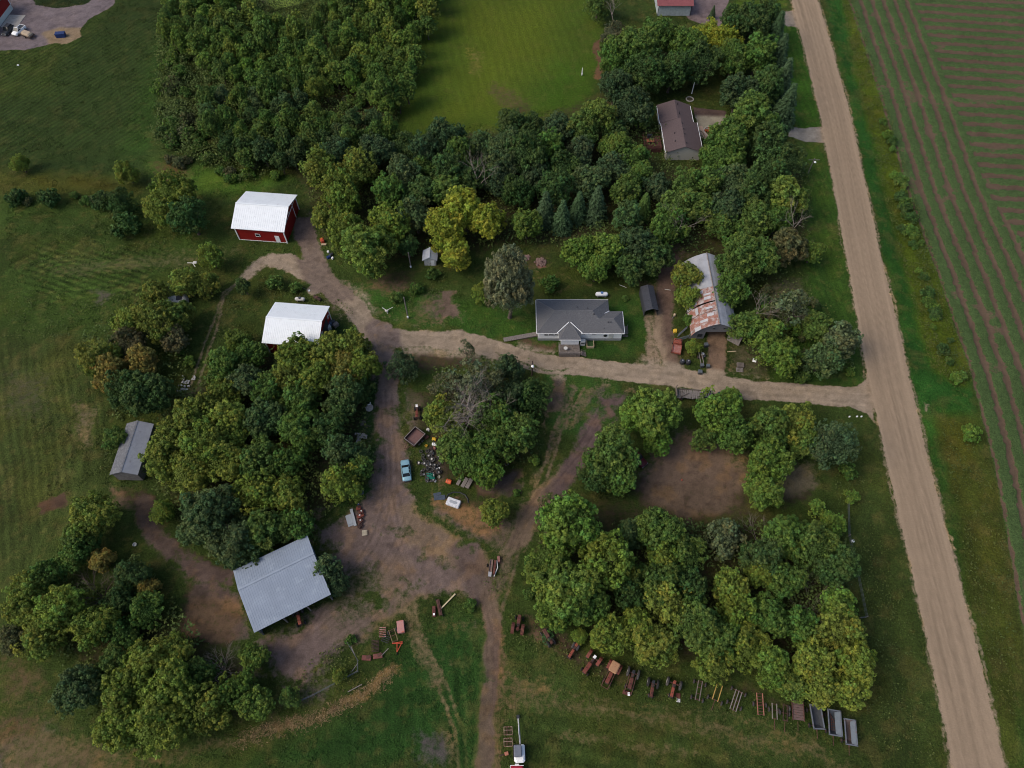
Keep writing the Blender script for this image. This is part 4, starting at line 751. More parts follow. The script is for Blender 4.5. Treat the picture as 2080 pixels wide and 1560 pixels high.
def gable_house(name,label,cat,org,ang,L,Wd,ez,rz_,ov,wallm,roofm,frac=.5,rib=None,trim=None,bz=0,open_front=False,bez=None,th=.12,cap=True):
    """local x along the ridge (0..L), y across (0..Wd), front eave at y=0"""
    t=thing(name,label,cat,(org[0],org[1],0),ang); yr=Wd*frac; bez=ez if bez is None else bez
    mb=MB(); w=.12
    if not open_front: mb.poly([(0,0,bz),(L,0,bz),(L,0,ez),(0,0,ez)])
    mb.poly([(L,Wd,bz),(0,Wd,bz),(0,Wd,bez),(L,Wd,bez)]); top=rz_-.03
    mb.poly([(0,Wd,bz),(0,0,bz),(0,0,ez),(0,yr,top),(0,Wd,bez)]); mb.poly([(L,0,bz),(L,Wd,bz),(L,Wd,bez),(L,yr,top),(L,0,ez)])
    wl=mb.build('wall',wallm,t); so=wl.modifiers.new('thick','SOLIDIFY'); so.thickness=w; so.offset=-1
    s1=(rz_-ez)/yr; s2=(rz_-bez)/(Wd-yr); up=.06
    roof_planes(t,'roof',[[(-ov,-ov,ez-ov*s1+up+th),(L+ov,-ov,ez-ov*s1+up+th),(L+ov,yr,rz_+up+th),(-ov,yr,rz_+up+th)],[(L+ov,Wd+ov,bez-ov*s2+up+th),(-ov,Wd+ov,bez-ov*s2+up+th),(-ov,yr+.002,rz_+up+th),(L+ov,yr+.002,rz_+up+th)]],roofm,th,rib)
    if cap: MB().box((L/2,yr,rz_+up+th+.035),(L+2*ov,.34,.05)).build('ridge_cap',roofm,t)
    if trim:
        for x,y,h in ((0,0,ez),(L,0,ez),(0,Wd,bez),(L,Wd,bez)): MB().box((x+(-.03 if x==0 else .03),y+(-.03 if y==0 else .03),h/2),(.22,.22,h-.02)).build('corner_trim',trim,t)
    return t
# upper red barn
b1=gable_house('red_barn','red metal barn with white roof, the upper one by the end of the driveway','barn',(-61.3,110.75),R_(-5.5),10.9,10.4,4.1,5.9,.55,REDW,WHITEROOF,rib=.45,trim=WHITE)
window(b1,(4.7,-.05,1.9),.9,.8); MB().box((9.0,-.04,1.05),(1.0,.08,2.05)).build('door',WHITE,b1)
mb=MB()
for y in (2.6,5.2,7.8): mb.box((10.95,y,2.3),(.08,.10,4.4))
mb.box((10.95,5.2,3.75),(.07,10.2,.10)); mb.build('door_track_trim',WHITE,b1); MB().box((10.97,4.6,1.85),(.09,4.4,3.6)).build('sliding_door',REDW,b1)
MB().box((5.45,-.05,.09),(10.7,.05,.16)).build('base_trim',WHITE,b1)
# lower red barn
b2=gable_house('red_barn','red metal barn with white roof, the lower one half covered by trees','barn',(-49.0,80.15),R_(-5.3),10.4,9.2,4.1,5.7,.5,REDW,WHITEROOF,rib=.35,trim=WHITE)
MB().box((10.46,2.4,1.7),(.08,3.2,3.3)).build('sliding_door',WHITE2,b2); MB().box((10.45,5.8,1.6),(.05,3.2,3.1)).build('doorway_shade',BLACKM,b2); window(b2,(10.46,8.3,2.3),.6,.6,R_(90))  # the doorway is a flat black panel, inside shade put into its colour
# white house
hx0,hx1,hy0,hy1,ze=5.35,19.6,83.15,90.95,3.0
hs=thing('white_house','white single-storey farmhouse with grey hipped roofs and front deck','house',(hx0,hy0,0)); o=Vector((hx0,hy0,0))
Lm=hx1-hx0; Wm=hy1-hy0; wx1=22.3-hx0; wy1=88.0-hy0; ov=.35; rz0=4.75; yr=Wm/2; wyr=wy1/2-.05; wrz=ze+wyr*(rz0-ze)/yr
mb=MB(); mb.poly([(0,0,.75),(wx1,0,.75),(wx1,0,ze),(0,0,ze)]); mb.poly([(wx1,0,.75),(wx1,wy1,.75),(wx1,wy1,ze),(wx1,0,ze)]); mb.poly([(wx1,wy1,.75),(Lm,wy1,.75),(Lm,wy1,ze),(wx1,wy1,ze)]); mb.poly([(Lm,wy1,.75),(Lm,Wm,.75),(Lm,Wm,ze),(Lm,wy1,ze)]); mb.poly([(Lm,Wm,.75),(0,Wm,.75),(0,Wm,ze),(Lm,Wm,ze)]); mb.poly([(0,Wm,.75),(0,0,.75),(0,0,ze),(0,Wm,ze)])
mb.poly([(0,0,ze),(wx1,0,ze),(wx1,wy1,ze),(Lm,wy1,ze),(Lm,Wm,ze),(0,Wm,ze)]); px0,px1,pyd=4.05,8.5,-1.9; mb.box(((px0+px1)/2+.1,pyd/2+.15,1.85),(3.6,1.5,2.2)); mb.build('wall',WHITE,hs)
fb=MB(); fb.box((wx1/2,.02,.36),(wx1+.02,.14,.74)); fb.box((0,Wm/2,.36),(.14,Wm,.74)); fb.box((wx1,wy1/2,.36),(.14,wy1,.74)); fb.build('foundation',FOUND,hs)
zr=lambda y:ze+.02+(y)*(rz0-ze)/yr; E=zr(-ov); U=.13
m1=[[(-ov,-ov,E+U),(Lm+ov,-ov,E+U),(Lm-yr+.6,yr,rz0+U),(yr-.6,yr,rz0+U)],[(Lm+ov,Wm+ov,E+U),(-ov,Wm+ov,E+U),(yr-.6,yr,rz0+U),(Lm-yr+.6,yr,rz0+U)],[(-ov,Wm+ov,E+U),(-ov,-ov,E+U),(yr-.6,yr,rz0+U)],[(Lm+ov,-ov,E+U),(Lm+ov,Wm+ov,E+U),(Lm-yr+.6,yr,rz0+U)]]
wz=lambda y:zr(y); w0=Lm-2.6
m1+= [[(Lm+ov,-ov-.003,E+U+.003),(wx1+ov,-ov-.003,E+U+.003),(wx1-wyr*.75,wyr,wrz+U+.003),(w0,wyr,wrz+U+.003),(w0,-ov+.6,zr(-ov+.6)+U+.003)],[(wx1+ov,wy1+ov,E+U+.003),(Lm+ov,wy1+ov,E+U+.003),(w0,wyr+.002,wrz+U+.003),(wx1-wyr*.75,wyr+.002,wrz+U+.003)],[(wx1+ov,-ov-.003,E+U+.003),(wx1+ov,wy1+ov,E+U+.003),(wx1-wyr*.75,wyr,wrz+U+.003)]]
pc=(px0+px1)/2; pa=2.1; paz=zr(pa)+.06
m1+= [[(px0,pyd,2.85+U),(px1,pyd,2.85+U),(pc,pa-.35,paz+U)],[(px0,-ov,2.9+U),(px0,pyd,2.85+U),(pc,pa-.35,paz+U)],[(px1,pyd,2.85+U),(px1,-ov,2.9+U),(pc,pa-.35,paz+U)]]
roof_planes(hs,'roof',m1,SHINGLE,.10)
vf=MB()
for a,b in (((pc-.15,pa-.5,paz-.02+U+.03),(px0-.35,-ov,E+U+.03)),((pc+.15,pa-.5,paz-.02+U+.03),(px1+.35,-ov,E+U+.03)),((Lm+ov,wy1+ov,E+U+.05),(w0+.1,wyr+.35,wrz+U-.05))): MB().cyl(a,b,.095,6).build('valley_flashing',WHITE,hs)
pass
hr=MB()
for a,b in (((yr-.6,yr,rz0+U),(Lm-yr+.6,yr,rz0+U)),((yr-.6,yr,rz0+U),(-ov,Wm+ov,E+U)),((yr-.6,yr,rz0+U),(-ov,-ov,E+U)),((Lm-yr+.6,yr,rz0+U),(Lm+ov,Wm+ov,E+U)),((wx1-wyr*.75,wyr,wrz+U),(wx1+ov,wy1+ov,E+U)),((wx1-wyr*.75,wyr,wrz+U),(w0,wyr,wrz+U)),((pc,pa-.35,paz+U),(px0,pyd,2.85+U)),((pc,pa-.35,paz+U),(px1,pyd,2.85+U))): hr.cyl(a,b,.055,5)
hr.build('hip_caps',mat('cap_shingles',(.16,.16,.165),.9),hs)
gt=MB(); gt.box((wx1/2,-ov-.06,E+.02),(wx1+2*ov,.1,.12)); gt.box((wx1+ov+.06,wy1/2,E+.02),(.1,wy1+2*ov,.12)); gt.box((-ov-.06,Wm/2,E+.02),(.1,Wm+2*ov,.12)); gt.box((Lm/2,Wm+ov+.06,E+.02),(Lm+2*ov,.1,.12)); gt.box((pc,pyd-.05,2.88),(px1-px0,.08,.12)); gt.build('gutter',WHITE,hs)
for x,w in ((1.6,.75),(2.6,1.2),(3.55,.75)): window(hs,(x,-.06,2.15),w,.75)
for x,w in ((9.1,.7),(11.3,.9)): window(hs,(x,-.06,2.35),w,.5)
MB().box((14.8,-.06,1.75),(.95,.06,1.9)).build('door',WHITE2,hs); window(hs,(pc+.1,-1.42+.8-.62-.08,2.0),1.0,.9); MB().lathe([(.0,0),(.38,.02),(.38,.08),(.3,.1)],(13.6,-.1,1.7),'y',12).build('wreath',BLACKM,hs)
vm=MB(); 
for x,y,h,r in ((7.9,5.1,.5,.06),(10.0,4.6,.9,.03),(10.05,4.7,.35,.05),(11.2,3.2,.35,.13),(14.1,1.7,.35,.09),(14.6,1.7,.35,.09),(13.2,.5,.3,.09)): vm.cyl((x,y,zr(min(y,Wm-y))),(x,y,zr(min(y,Wm-y))+h),r,8)
vm.build('vent_pipes',BLACKM,hs)
# deck of the white house
dk=thing('front_deck','weathered wooden deck with railings in front of the white house','deck',(hx0+px0+.1,hy0-4.0,0)); mb=MB()
for i in range(15): mb.box((2.1,.1+i*.17,.72),(4.2,.155,.04))
mb.build('deck_boards',WOOD,dk); mb=MB(); mb.box((2.1,-.05,.38),(4.2,.05,.7)); mb.box((0,1.2,.38),(.05,2.5,.7)); mb.build('skirt',WOOD,dk)
mb=MB()
for x in (0,1.4,2.8,4.2): mb.box((x,0,1.15),(.09,.09,.9))
mb.box((2.1,0,1.6),(4.2,.12,.06)); mb.box((2.1,0,1.2),(4.2,.05,.06)); mb.box((0,1.2,1.6),(.12,2.5,.06)); mb.box((0,1.2,1.15),(.09,.09,.9))
for i in range(26): mb.box((.08+i*.16,0,1.15),(.035,.035,.8))
mb.build('railing',WOODG,dk); mb=MB()
for i in range(4): mb.box((4.5+i*.28,.5,.62-i*.17),(.28,1.1,.06))
mb.box((4.95,-.05,.75),(1.3,.06,.07),ry=32); mb.box((4.95,1.05,.75),(1.3,.06,.07),ry=32); mb.build('steps',WOOD,dk)
tb=thing('patio_table','small round white table on the front deck','table',(hx0+px0+1.4,hy0-2.9,.74)); MB().lathe([(0,.7),(.4,.7),(.4,.74),(0,.74)],(0,0,0)).cyl((0,0,0),(0,0,.7),.04).build('tabletop',WHITE2,tb)
ac=thing('propane_heater_box','white appliance box standing right of the deck','appliance',(hx0+9.05,hy0-1.0,0)); MB().rbox((0,0,.75),(1.0,.8,1.5),.06).build('cabinet',WHITE2,ac); MB().box((0,-.42,.9),(.7,.03,.3)).build('panel',GREYD,ac)
cf_=thing('cold_frame','pale wooden frame on the grass against the white house','garden frame',(hx0+10.6,hy0-1.2,0)); mb=MB()
for x,y,sx,sy in ((0,-.75,1.4,.1),(-.7,0,.1,1.5),(.7,0,.1,1.5)): mb.box((x,y,.35),(sx,sy,.7))
mb.build('boards',WOODL,cf_); MB().box((0,0,.2),(1.3,1.4,.3)).build('plants',mat('plants',(.03,.07,.02),.9),cf_)
p,r,l=head((1023,691),(1093,680)); bw=thing('boardwalk','narrow wooden ramp leading to the west side of the white house','ramp',p,r); mb=MB()
for i in range(int(l/.16)): mb.box((0,-l/2+i*.16+.08,.16+.3*i*.16/l),(1.0,.14,.05))
mb.build('planks',WOODG,bw); MB().box((-.48,0,.15),(.06,l,.14)).box((.48,0,.15),(.06,l,.14)).build('side_rails',WOOD,bw)
sp=thing('side_steps','grey wooden stoop on the east side of the white house','steps',(hx0+wx1+.9,hy0+2.2,0)); mb=MB()
for i in range(7): mb.box((0,-.9+i*.3,.5),(1.2,.26,.05))
mb.box((.6,0,1.0),(.07,2.1,.06)); mb.box((.6,-1,.75),(.07,.07,.5)); mb.box((.6,1,.75),(.07,.07,.5)); mb.box((.1,-1.3,.25),(1.1,.3,.05)); mb.build('planks',WOOD,sp)
# SW open metal shed
u=Vector((.884,.468)); a0=math.atan2(u.y,u.x); s3=gable_house('open_shed','blue-grey corrugated metal shed with open front in the farmyard','shed',(-40.5,24.9),a0,12.1,10.4,3.9,5.2,.35,BLUEGREY,BLUEGREY,frac=.66,rib=.36,open_front=True,bez=4.3,th=.08)
mb=MB()
for x in (0.1,4.2,8.2,12.0): mb.box((x,.1,1.95),(.2,.2,3.9))
mb.build('posts',WOODG,s3); mb=MB()
for x in (4.2,8.2): mb.cyl((x,.1,3.0),(x+.9,.1,3.8),.07,6); mb.cyl((x,.1,3.0),(x-.9,.1,3.8),.07,6)
mb.build('braces',WOODG,s3)
# old grey shed
s4=gable_house('old_shed','old grey shed with patched shingle roof at the edge of the west wood','shed',(-71.9+.3,52.3+9.75),R_(-91),9.9,4.6,2.9,4.0,.25,BARNW,SHINGLE3,th=.1)
s4['label']='old grey board shed with patched roof at the west wood edge'
# lighter metal sheets on the west slope
s=(4.0-2.9)/2.3; MB().slab([(-.2,4.85,2.9-.25*s+.20),(10.1,4.85,2.9-.25*s+.20),(10.1,2.36,4.0+.20),(-.2,2.36,4.0+.20)],.02).build('metal_sheets',GALV,s4)
# white hut
hp=P(875,541); wh=gable_house('white_hut','small white hut with pale metal roof under the bright yellow tree','hut',(hp.x-1.5,hp.y+.1),0,3.0,3.4,2.3,3.3,.35,WHITE2,mat('pale_metal_roof',(.45,.48,.53),.5,.1,.12,1),rib=.3)
bpy.data.objects.remove(wh.children[0]) if False else None
wh.rotation_euler.z=R_(90); wh.scale=(.8,.8,.85); wh.location=(hp.x+1.3,hp.y+.2,0); MB().box((-.02,1.0,1.0),(.08,.9,1.9)).build('door',WHITE,wh); 
# black carport
cp=P(1321,642); ca=thing('carport','dark charcoal metal carport beside the white house','carport',(cp.x,cp.y,0),R_(4)); mb=MB(); Lc=6.2
prof=[(-1.45,1.9),(-1.3,2.25),(0,2.75),(1.3,2.25),(1.45,1.9)]
for (x0,z0),(x1,z1) in zip(prof[:-1],prof[1:]): mb.slab([(x0,-.2,z0),(x1,-.2,z1),(x1,Lc,z1),(x0,Lc,z0)],.05)
ro=mb.build('roof',CHAR,ca); rb=MB()
for i in range(1,14): 
    y=-.2+i*.46
    for (x0,z0),(x1,z1) in zip(prof[1:3],prof[2:4]): rb.cyl((x0,y,z0+.01),(x1,y,z1+.01),.025,4,0,None,False)
rb.build('roof_ribs',BLACKM,ca); MB().box((-1.42,Lc/2,1.0),(.04,Lc-.2,1.8)).box((1.42,Lc/2,1.0),(.04,Lc-.2,1.8)).build('side_sheet',CHAR,ca); mb=MB()
for x in (-1.38,1.38):
    for y in (0,2,4,6): mb.box((x,y,1.0),(.07,.07,2.0))
mb.build('post',BLACKM,ca)
# arched barn
AX,AY=41.3,83.6; gb=thing('arched_barn','pointed arched barn with rusty torn metal roof and open front','barn',(AX,AY,0))
pr_=[(-5.1,.25),(-4.85,1.5),(-4.3,2.7),(-3.3,3.8),(-2.0,4.75),(-.8,5.35),(0,5.6)]
def arch(y0,y1,side,dz=0,mi=0,mb=None,lo=0,sag=0):
    pts=[(side*-x,z+dz-(sag*math.sin(math.pi*i/(len(pr_)-1)))) for i,(x,z) in enumerate(pr_)][lo:]
    for (x0,z0),(x1,z1) in zip(pts[:-1],pts[1:]): mb.slab([(x0,y0,z0),(x0,y1,z0),(x1,y1,z1),(x1,y0,z1)] if side>0 else [(x0,y1,z0),(x0,y0,z0),(x1,y0,z1),(x1,y1,z1)],.05,mi)
mb=MB(); arch(-.4,18.2,1,0,0,mb); mb.build('right_roof',GALV,gb)
mb=MB(); arch(9.2,18.2,-1,0,0,mb); arch(9.2,18.2,-1,0,0,MB()); mb.build('left_roof',GALV,gb)
mb=MB(); arch(5.6,9.15,-1,.02,0,mb,2); mb.build('rusted_roof',RUSTROOF,gb); mb=MB(); arch(-.4,3.0,-1,.03,0,mb,1); mb.build('rusted_roof',RUSTROOF,gb)
mb=MB(); arch(3.3,5.4,-1,-.1,0,mb,1,.18); mb.build('sagging_roof',RUSTROOF,gb)
BS=mat('bare_sheets',(.42,.42,.44),.55,.15,.15,1)
for y0,y1,i in ((6.2,6.9,4),(8.0,8.8,3),(1.0,1.6,3),(3.8,4.3,4),(-.4,.5,2),(2.0,2.7,4),(5.8,6.4,2),(7.3,7.7,4)):
    (x0,z0),(x1,z1)=pr_[i],pr_[i+1]; MB().slab([(x0,y1,z0+.08),(x0,y0,z0+.08),(x1,y0,z1+.08),(x1,y1,z1+.08)],.02).build('loose_sheet',BS,gb)
for y0,y1 in ((3.5,5.2),(5.6,9.15)):
    (x0,z0),(x1,z1)=pr_[1],pr_[3]; MB().slab([(x0,y1,z0-.1),(x0,y0,z0-.1),(x1,y0,z1-.12),(x1,y1,z1-.12)],.03).build('loose_sheet',BS,gb)
MB().cyl((0,-.45,5.66),(0,18.2,5.66),.12,6).build('ridge_cap',WOODG,gb)
fr=MB(); z0=2.35
fr.poly([(-4.3,0,2.7),(-4.6,0,z0),(4.6,0,z0),(4.3,0,2.7),(3.3,0,3.78),(2.0,0,4.72),(.8,0,5.3),(0,0,5.55),(-.8,0,5.3),(-2.0,0,4.72),(-3.3,0,3.78)]); fr.poly([(-5,0,0),(-2.0,0,0),(-2.0,0,z0),(-4.6,0,z0)]); fr.poly([(2.9,0,0),(5,0,0),(4.6,0,z0),(2.9,0,z0)])
fw=fr.build('front_wall',BARNW,gb); so=fw.modifiers.new('thick','SOLIDIFY'); so.thickness=.1
MB().poly([(x,18,z) for x,z in pr_]+[(-x,18,z) for x,z in pr_[-2::-1]]).build('rear_wall',BARNW,gb)
for x in (-.6,1.5): window(gb,(x,-.06,3.6),.45,.4,0,BARNW)
MB().box((4.0,-.9,1.3),(2.6,.1,2.5),rz=-35,rx=-12).build('leaning_door',WOODG,gb); MB().box((-3.0,-.05,1.2),(.9,.1,.9)).build('hatch',BLACKM,gb)
ft=MB()
for i in range(7): 
    y=.4+i*2.7
    for sd_ in (-1,1):
        for (xa,za),(xb,zb) in zip(pr_[:-1],pr_[1:]): ft.cyl((sd_*xa,y,za-.12),(sd_*xb,y,zb-.12),.06,4,0,None,False)
ft.build('rafters',WOOD,gb)
# brown house
bh=P(1355,326); BX=37.4; bhs=thing('brown_house','ranch house with brown shingle roof and cream siding among the trees','house',(BX,136.6,0)); Wb=8.2; Lb=10.2; L2=6.6; ez=2.7; rz1=4.3
mb=MB(); mb.poly([(0,0,0),(Wb,0,0),(Wb,0,ez),(Wb/2,0,rz1-.05),(0,0,ez)]); mb.poly([(Wb,0,0),(Wb,Lb,0),(Wb,Lb,ez),(Wb,0,ez)]); mb.poly([(0,Lb,0),(0,0,0),(0,0,ez),(0,Lb,ez)]); mb.poly([(Wb,Lb,0),(0,Lb,0),(0,Lb,ez),(Wb/2,Lb,rz1-.05),(Wb,Lb,ez)]); X2=Wb-.9
mb.poly([(X2,Lb,0),(X2,Lb+L2,0),(X2,Lb+L2,ez),(X2,Lb,ez)]); mb.poly([(-.3,Lb+L2,0),(-.3,Lb,0),(-.3,Lb,ez),(-.3,Lb+L2,ez)]); mb.poly([(X2,Lb+L2,0),(-.3,Lb+L2,0),(-.3,Lb+L2,ez),((X2-.3)/2,Lb+L2,rz1-.2),(X2,Lb+L2,ez)]); mb.build('wall',SIDING,bhs)
o_=.4; sl_=(rz1-ez)/(Wb/2)*o_
roof_planes(bhs,'roof',[[(-o_,Lb,ez-sl_+.14),(-o_,-o_,ez-sl_+.14),(Wb/2,-o_,rz1+.14),(Wb/2,Lb,rz1+.14)],[(Wb+o_,-o_,ez-sl_+.14),(Wb+o_,Lb,ez-sl_+.14),(Wb/2,Lb,rz1+.14),(Wb/2,-o_,rz1+.14)]],SHINGLE2,.12)
c2=(X2-.3)/2; roof_planes(bhs,'garage_roof',[[(-.3-o_,Lb+L2+o_,ez-sl_+.12),(-.3-o_,Lb+.01,ez-sl_+.12),(c2,Lb+.01,rz1-.05),(c2,Lb+L2+o_,rz1-.05)],[(X2+o_,Lb+.01,ez-sl_+.12),(X2+o_,Lb+L2+o_,ez-sl_+.12),(c2,Lb+L2+o_,rz1-.05),(c2,Lb+.01,rz1-.05)]],SHINGLE2,.12)
g=MB(); g.box((-o_-.05,Lb/2,ez-sl_+.05),(.12,Lb+.6,.14)); g.box((Wb+o_+.05,Lb/2,ez-sl_+.05),(.12,Lb+.6,.14)); g.box((-.35-o_,Lb+L2/2,ez-sl_+.05),(.12,L2,.14)); g.box((X2+o_+.05,Lb+L2/2,ez-sl_+.05),(.12,L2,.14)); g.build('gutter',WHITE,bhs)
vm=MB()
for x,y in ((Wb/2+.3,1.0),(Wb/2+.3,4.2),(Wb/2+.3,6.0),(Wb/2+.2,8.0),(2.2,5.2),(Wb/2,12),(2.0,2.4),(Wb/2,15.5)): vm.cyl((x,y,3.2),(x,y,rz1+.45-abs(x-Wb/2)*.35),.10,7)
vm.build('vent_pipes',BLACKM,bhs); window(bhs,(-.04,3,1.6),1.2,1.0,R_(-90)); window(bhs,(Wb+.04,4,1.6),1.6,1.1,R_(90))
bd=thing('rear_deck','dark stained deck with railings left of the brown house','deck',(BX-5.1,139.3,0)); mb=MB()
for i in range(28): mb.box((2.3,.1+i*.17,1.1),(4.4,.15,.05))
mb.build('deck_boards',WOODD,bd); mb=MB(); mb.box((2.3,0,.5),(4.4,.06,1.0)); mb.box((2.3,-.02,1.95),(4.4,.1,.06)); mb.box((.1,2.4,1.95),(.1,4.8,.06)); mb.box((2.3,4.8,1.95),(4.4,.1,.06))
for i in range(30): mb.box((.1+i*.15,0,1.5),(.04,.04,.85)); mb.box((.1,.1+i*.16,1.5),(.04,.04,.85))
mb.build('railing',WOODD,bd); t=thing('deck_table','long orange-brown table on the dark deck','table',(BX-3.4,141.4,1.12)); MB().box((0,0,.72),(1.9,.9,.06)).build('tabletop',mat('orange_wood',(.25,.09,.045),.6),t)
for x in (-.8,.8):
    for y in (-.35,.35): MB().box((x,y,.36),(.07,.07,.7)).build('leg',mat('orange_wood',(.25,.09,.045)),t)
t=thing('grill','black barbecue grill at the back of the dark deck','grill',(BX-3.4,143.4,1.12)); MB().rbox((0,0,.8),(1.3,.6,.5),.12).build('lid',BLACKM,t); MB().box((0,0,.3),(1.1,.5,.6)).build('cabinet',BLACKM,t)
p=P(1401,202); t=thing('stone_ring','round stone-edged flower bed behind the brown house','flower bed',(p.x,p.y,0)); MB().lathe([(1.05,0),(1.05,.2),(.8,.2),(.8,0)],(0,0,0),'z',22).build('edging',STONE,t); MB().lathe([(.8,.05),(.4,.15),(0,.2)],(0,0,0),'z',14).build('soil',mat('bed_soil',(.06,.05,.03),.9,0,.4,4),t)
p=P(1437,270); t=thing('garden_patio','pink paved path with curved flower bed beside the brown house','patio',(p.x,p.y,0)); MB().slab([(-2.2,-1.9,.06),(-.6,-2.3,.06),(.2,-1.2,.06),(-.6,.7,.06),(-1.0,2.6,.06),(-1.9,2.6,.06)],.1).build('path',mat('pink_paving',(.34,.25,.2),.9,0,.15,3),t); mb=MB()
for i in range(26): a=rnd.random()*6.28; r=rnd.uniform(.3,1.6); mb.box((1.0+math.cos(a)*r,.3+math.sin(a)*r*1.2,.2),(.35,.35,.35),rz=rnd.random()*90,rx=30)
mb.build('flowers',FLOWER,t); MB().lathe([(2.0,0),(2.0,.2),(1.8,.2),(1.8,0)],(1.0,.4,0),'z',20).build('edging',STONE,t)
# red-roofed building at the top
rp=P(1328,-6); rr=P(1362,32); t=gable_house('red_roofed_shed','long building with faded red metal roof at the top edge','building',(P(1334,28,0).x,P(1334,28,0).y-1.0),R_(0),9.4,7.6,3.2,4.2,.5,mat('pale_wall',(.35,.4,.42),.7),REDROOF,rib=.5)
# building at the top-left corner
A=P(27,18); B=P(1,53); d=(A-B).normalized(); t=thing('corner_building','white and red metal building cut by the top-left corner','building',(A.x,A.y,0),math.atan2(-d.x,d.y)); MB().box((-7,-7,.7),(14,14,1.4)).build('wainscot',mat('pale_grey_siding',(.5,.52,.5),.6,0,.05,1),t); MB().box((-7,-7,2.95),(13.96,13.96,3.1)).build('wall',REDW,t); MB().box((.02,.02,2.9),(.18,.18,3.0)).build('corner_trim',WHITE,t)
DR=mat('grey_metal_roof',(.4,.42,.44),.5); MB().slab([(.4,-14.3,4.55),(.4,.3,4.55),(-7,.3,6.4),(-7,-14.3,6.4)],.12).build('roof',DR,t); MB().slab([(-14.4,.3,4.55),(-14.4,-14.3,4.55),(-7.01,-14.3,6.4),(-7.01,.3,6.4)],.12).build('roof',DR,t); MB().slab([(.3,-9,.1),(5,-9,.1),(5,-3,.1),(.3,-3,.1)],.12).build('apron',CONC,t)
print('BUILT')
# ================================================================== VEHICLES AND MACHINES
def wheel(par,c,r,w,rim=RIMG,rub=RUBBER,axis='x',name='wheel'):
    o=MB().lathe([(r*.55,-w/2),(r*.9,-w/2),(r,-w*.3),(r,w*.3),(r*.9,w/2),(r*.55,w/2)],(0,0,0),axis,16).build(name,rub,par,True,loc=c)
    MB().lathe([(0,-w*.18),(r*.2,-w*.18),(r*.3,-w*.38),(r*.57,-w*.42),(r*.57,w*.42),(r*.3,w*.38),(r*.2,w*.18),(0,w*.18)],(0,0,0),axis,12).build('rim',rim,o); return o
def loft(mb,st,mi=0):
    """st: list of (y, halfwidth bottom, halfwidth top, zbottom, ztop) -> closed body with rounded shoulders"""
    vs=[]; n=8
    for y,a,b,z0,z1 in st:
        h=z1-z0; vs+=[(-a*.93,y,z0),(a*.93,y,z0),(a,y,z0+h*.25),(a*.99,y,z0+h*.6),(b,y,z1-h*.07),(b*.85,y,z1),(-b*.85,y,z1),(-b,y,z1-h*.07),(-a*.99,y,z0+h*.6),(-a,y,z0+h*.25)]
    n=10; fs=[tuple(range(n)),tuple(range((len(st)-1)*n+n-1,(len(st)-1)*n-1,-1))]
    for k in range(len(st)-1):
        for i in range(n): j=(i+1)%n; fs.append((k*n+j,k*n+i,(k+1)*n+i,(k+1)*n+j))
    return mb.add(vs,fs,mi)
def car(name,label,cat,a,b,paint,w=.88,pickup=False,suv=False,boxed=False):
    p,r,l=head(a,b); t=thing(name,label,cat,(p.x,p.y,0),r); l=max(l,4.3); h=l/2; s=l/4.7
    top=1.0 if suv or pickup else .86
    body=MB(); loft(body,[(-h,w*.80,w*.72,.42,top-.18),(-h+.12,w*.95,w*.85,.28,top-.04),(-h+.9,w,w*.9,.25,top),(0,w,w*.92,.25,top+.02),(h-1.5,w,w*.9,.25,top),(h-.5,w*.98,w*.84,.25,top-.10),(h-.1,w*.9,w*.76,.28,top-.2),(h,w*.78,w*.66,.4,top-.28)]); body.build('body',paint,t,True)
    if pickup: c0,c1,rt=-.3*s,1.15*s,1.75
    elif suv: c0,c1,rt=-h+.35,.95*s,1.72
    else: c0,c1,rt=-1.55*s,1.05*s,1.38
    k=.55 if not suv else .3; g=MB(); g.add([(-w*.86,c0,top-.02),(w*.86,c0,top-.02),(w*.86,c1,top-.02),(-w*.86,c1,top-.02),(-w*.68,c0+k,rt-.05),(w*.68,c0+k,rt-.05),(w*.68,c1-.75,rt-.05),(-w*.68,c1-.75,rt-.05)],[(0,1,5,4),(1,2,6,5),(2,3,7,6),(3,0,4,7),(4,5,6,7)]); g.build('windows',GLASS,t)
    MB().rbox((0,(c0+k+c1-.75)/2,rt-.03),(w*1.40,(c1-.75)-(c0+k)+.12,.08),.1).build('roof',paint,t)
    pl=MB()
    for sx in (-1,1):
        for y0,y1 in ((c1,c1-.75),(c0,c0+k),((c0+c1)/2,(c0+k+c1-.75)/2)): pl.cyl((sx*w*.87,y0,top),(sx*w*.69,y1,rt-.03),.04,5)
    pl.build('pillars',paint,t)
    if pickup: MB().box((0,(-h+c0)/2+.02,top+.012),(w*1.55,abs(-h-c0)-.25,.02)).build('bed_liner',BLACKM,t); MB().box((-w*.88,(-h+c0)/2,top+.05),(.12,abs(-h-c0)-.1,.16)).box((w*.88,(-h+c0)/2,top+.05),(.12,abs(-h-c0)-.1,.16)).box((0,-h+.1,top+.05),(w*1.7,.1,.16)).build('bed_sides',paint,t)
    for sx in (-1,1):
        for y in (-h+.9,h-.85): wheel(t,(sx*(w-.08),y,.33),.33,.2,RIMG)
        MB().rbox((sx*w*.62,h-.04,top-.34),(.3,.1,.14),.03).build('headlight',WHITE2,t); MB().rbox((sx*w*.66,-h+.03,top-.3),(.26,.08,.14),.03).build('tail_light',mat('red_lens',(.3,.01,.01),.3),t)
    MB().rbox((0,h-.02,.42),(w*1.7,.14,.18),.05).build('bumper',GREYD,t); MB().rbox((0,-h+.02,.42),(w*1.7,.14,.18),.05).build('bumper',GREYD,t); return t
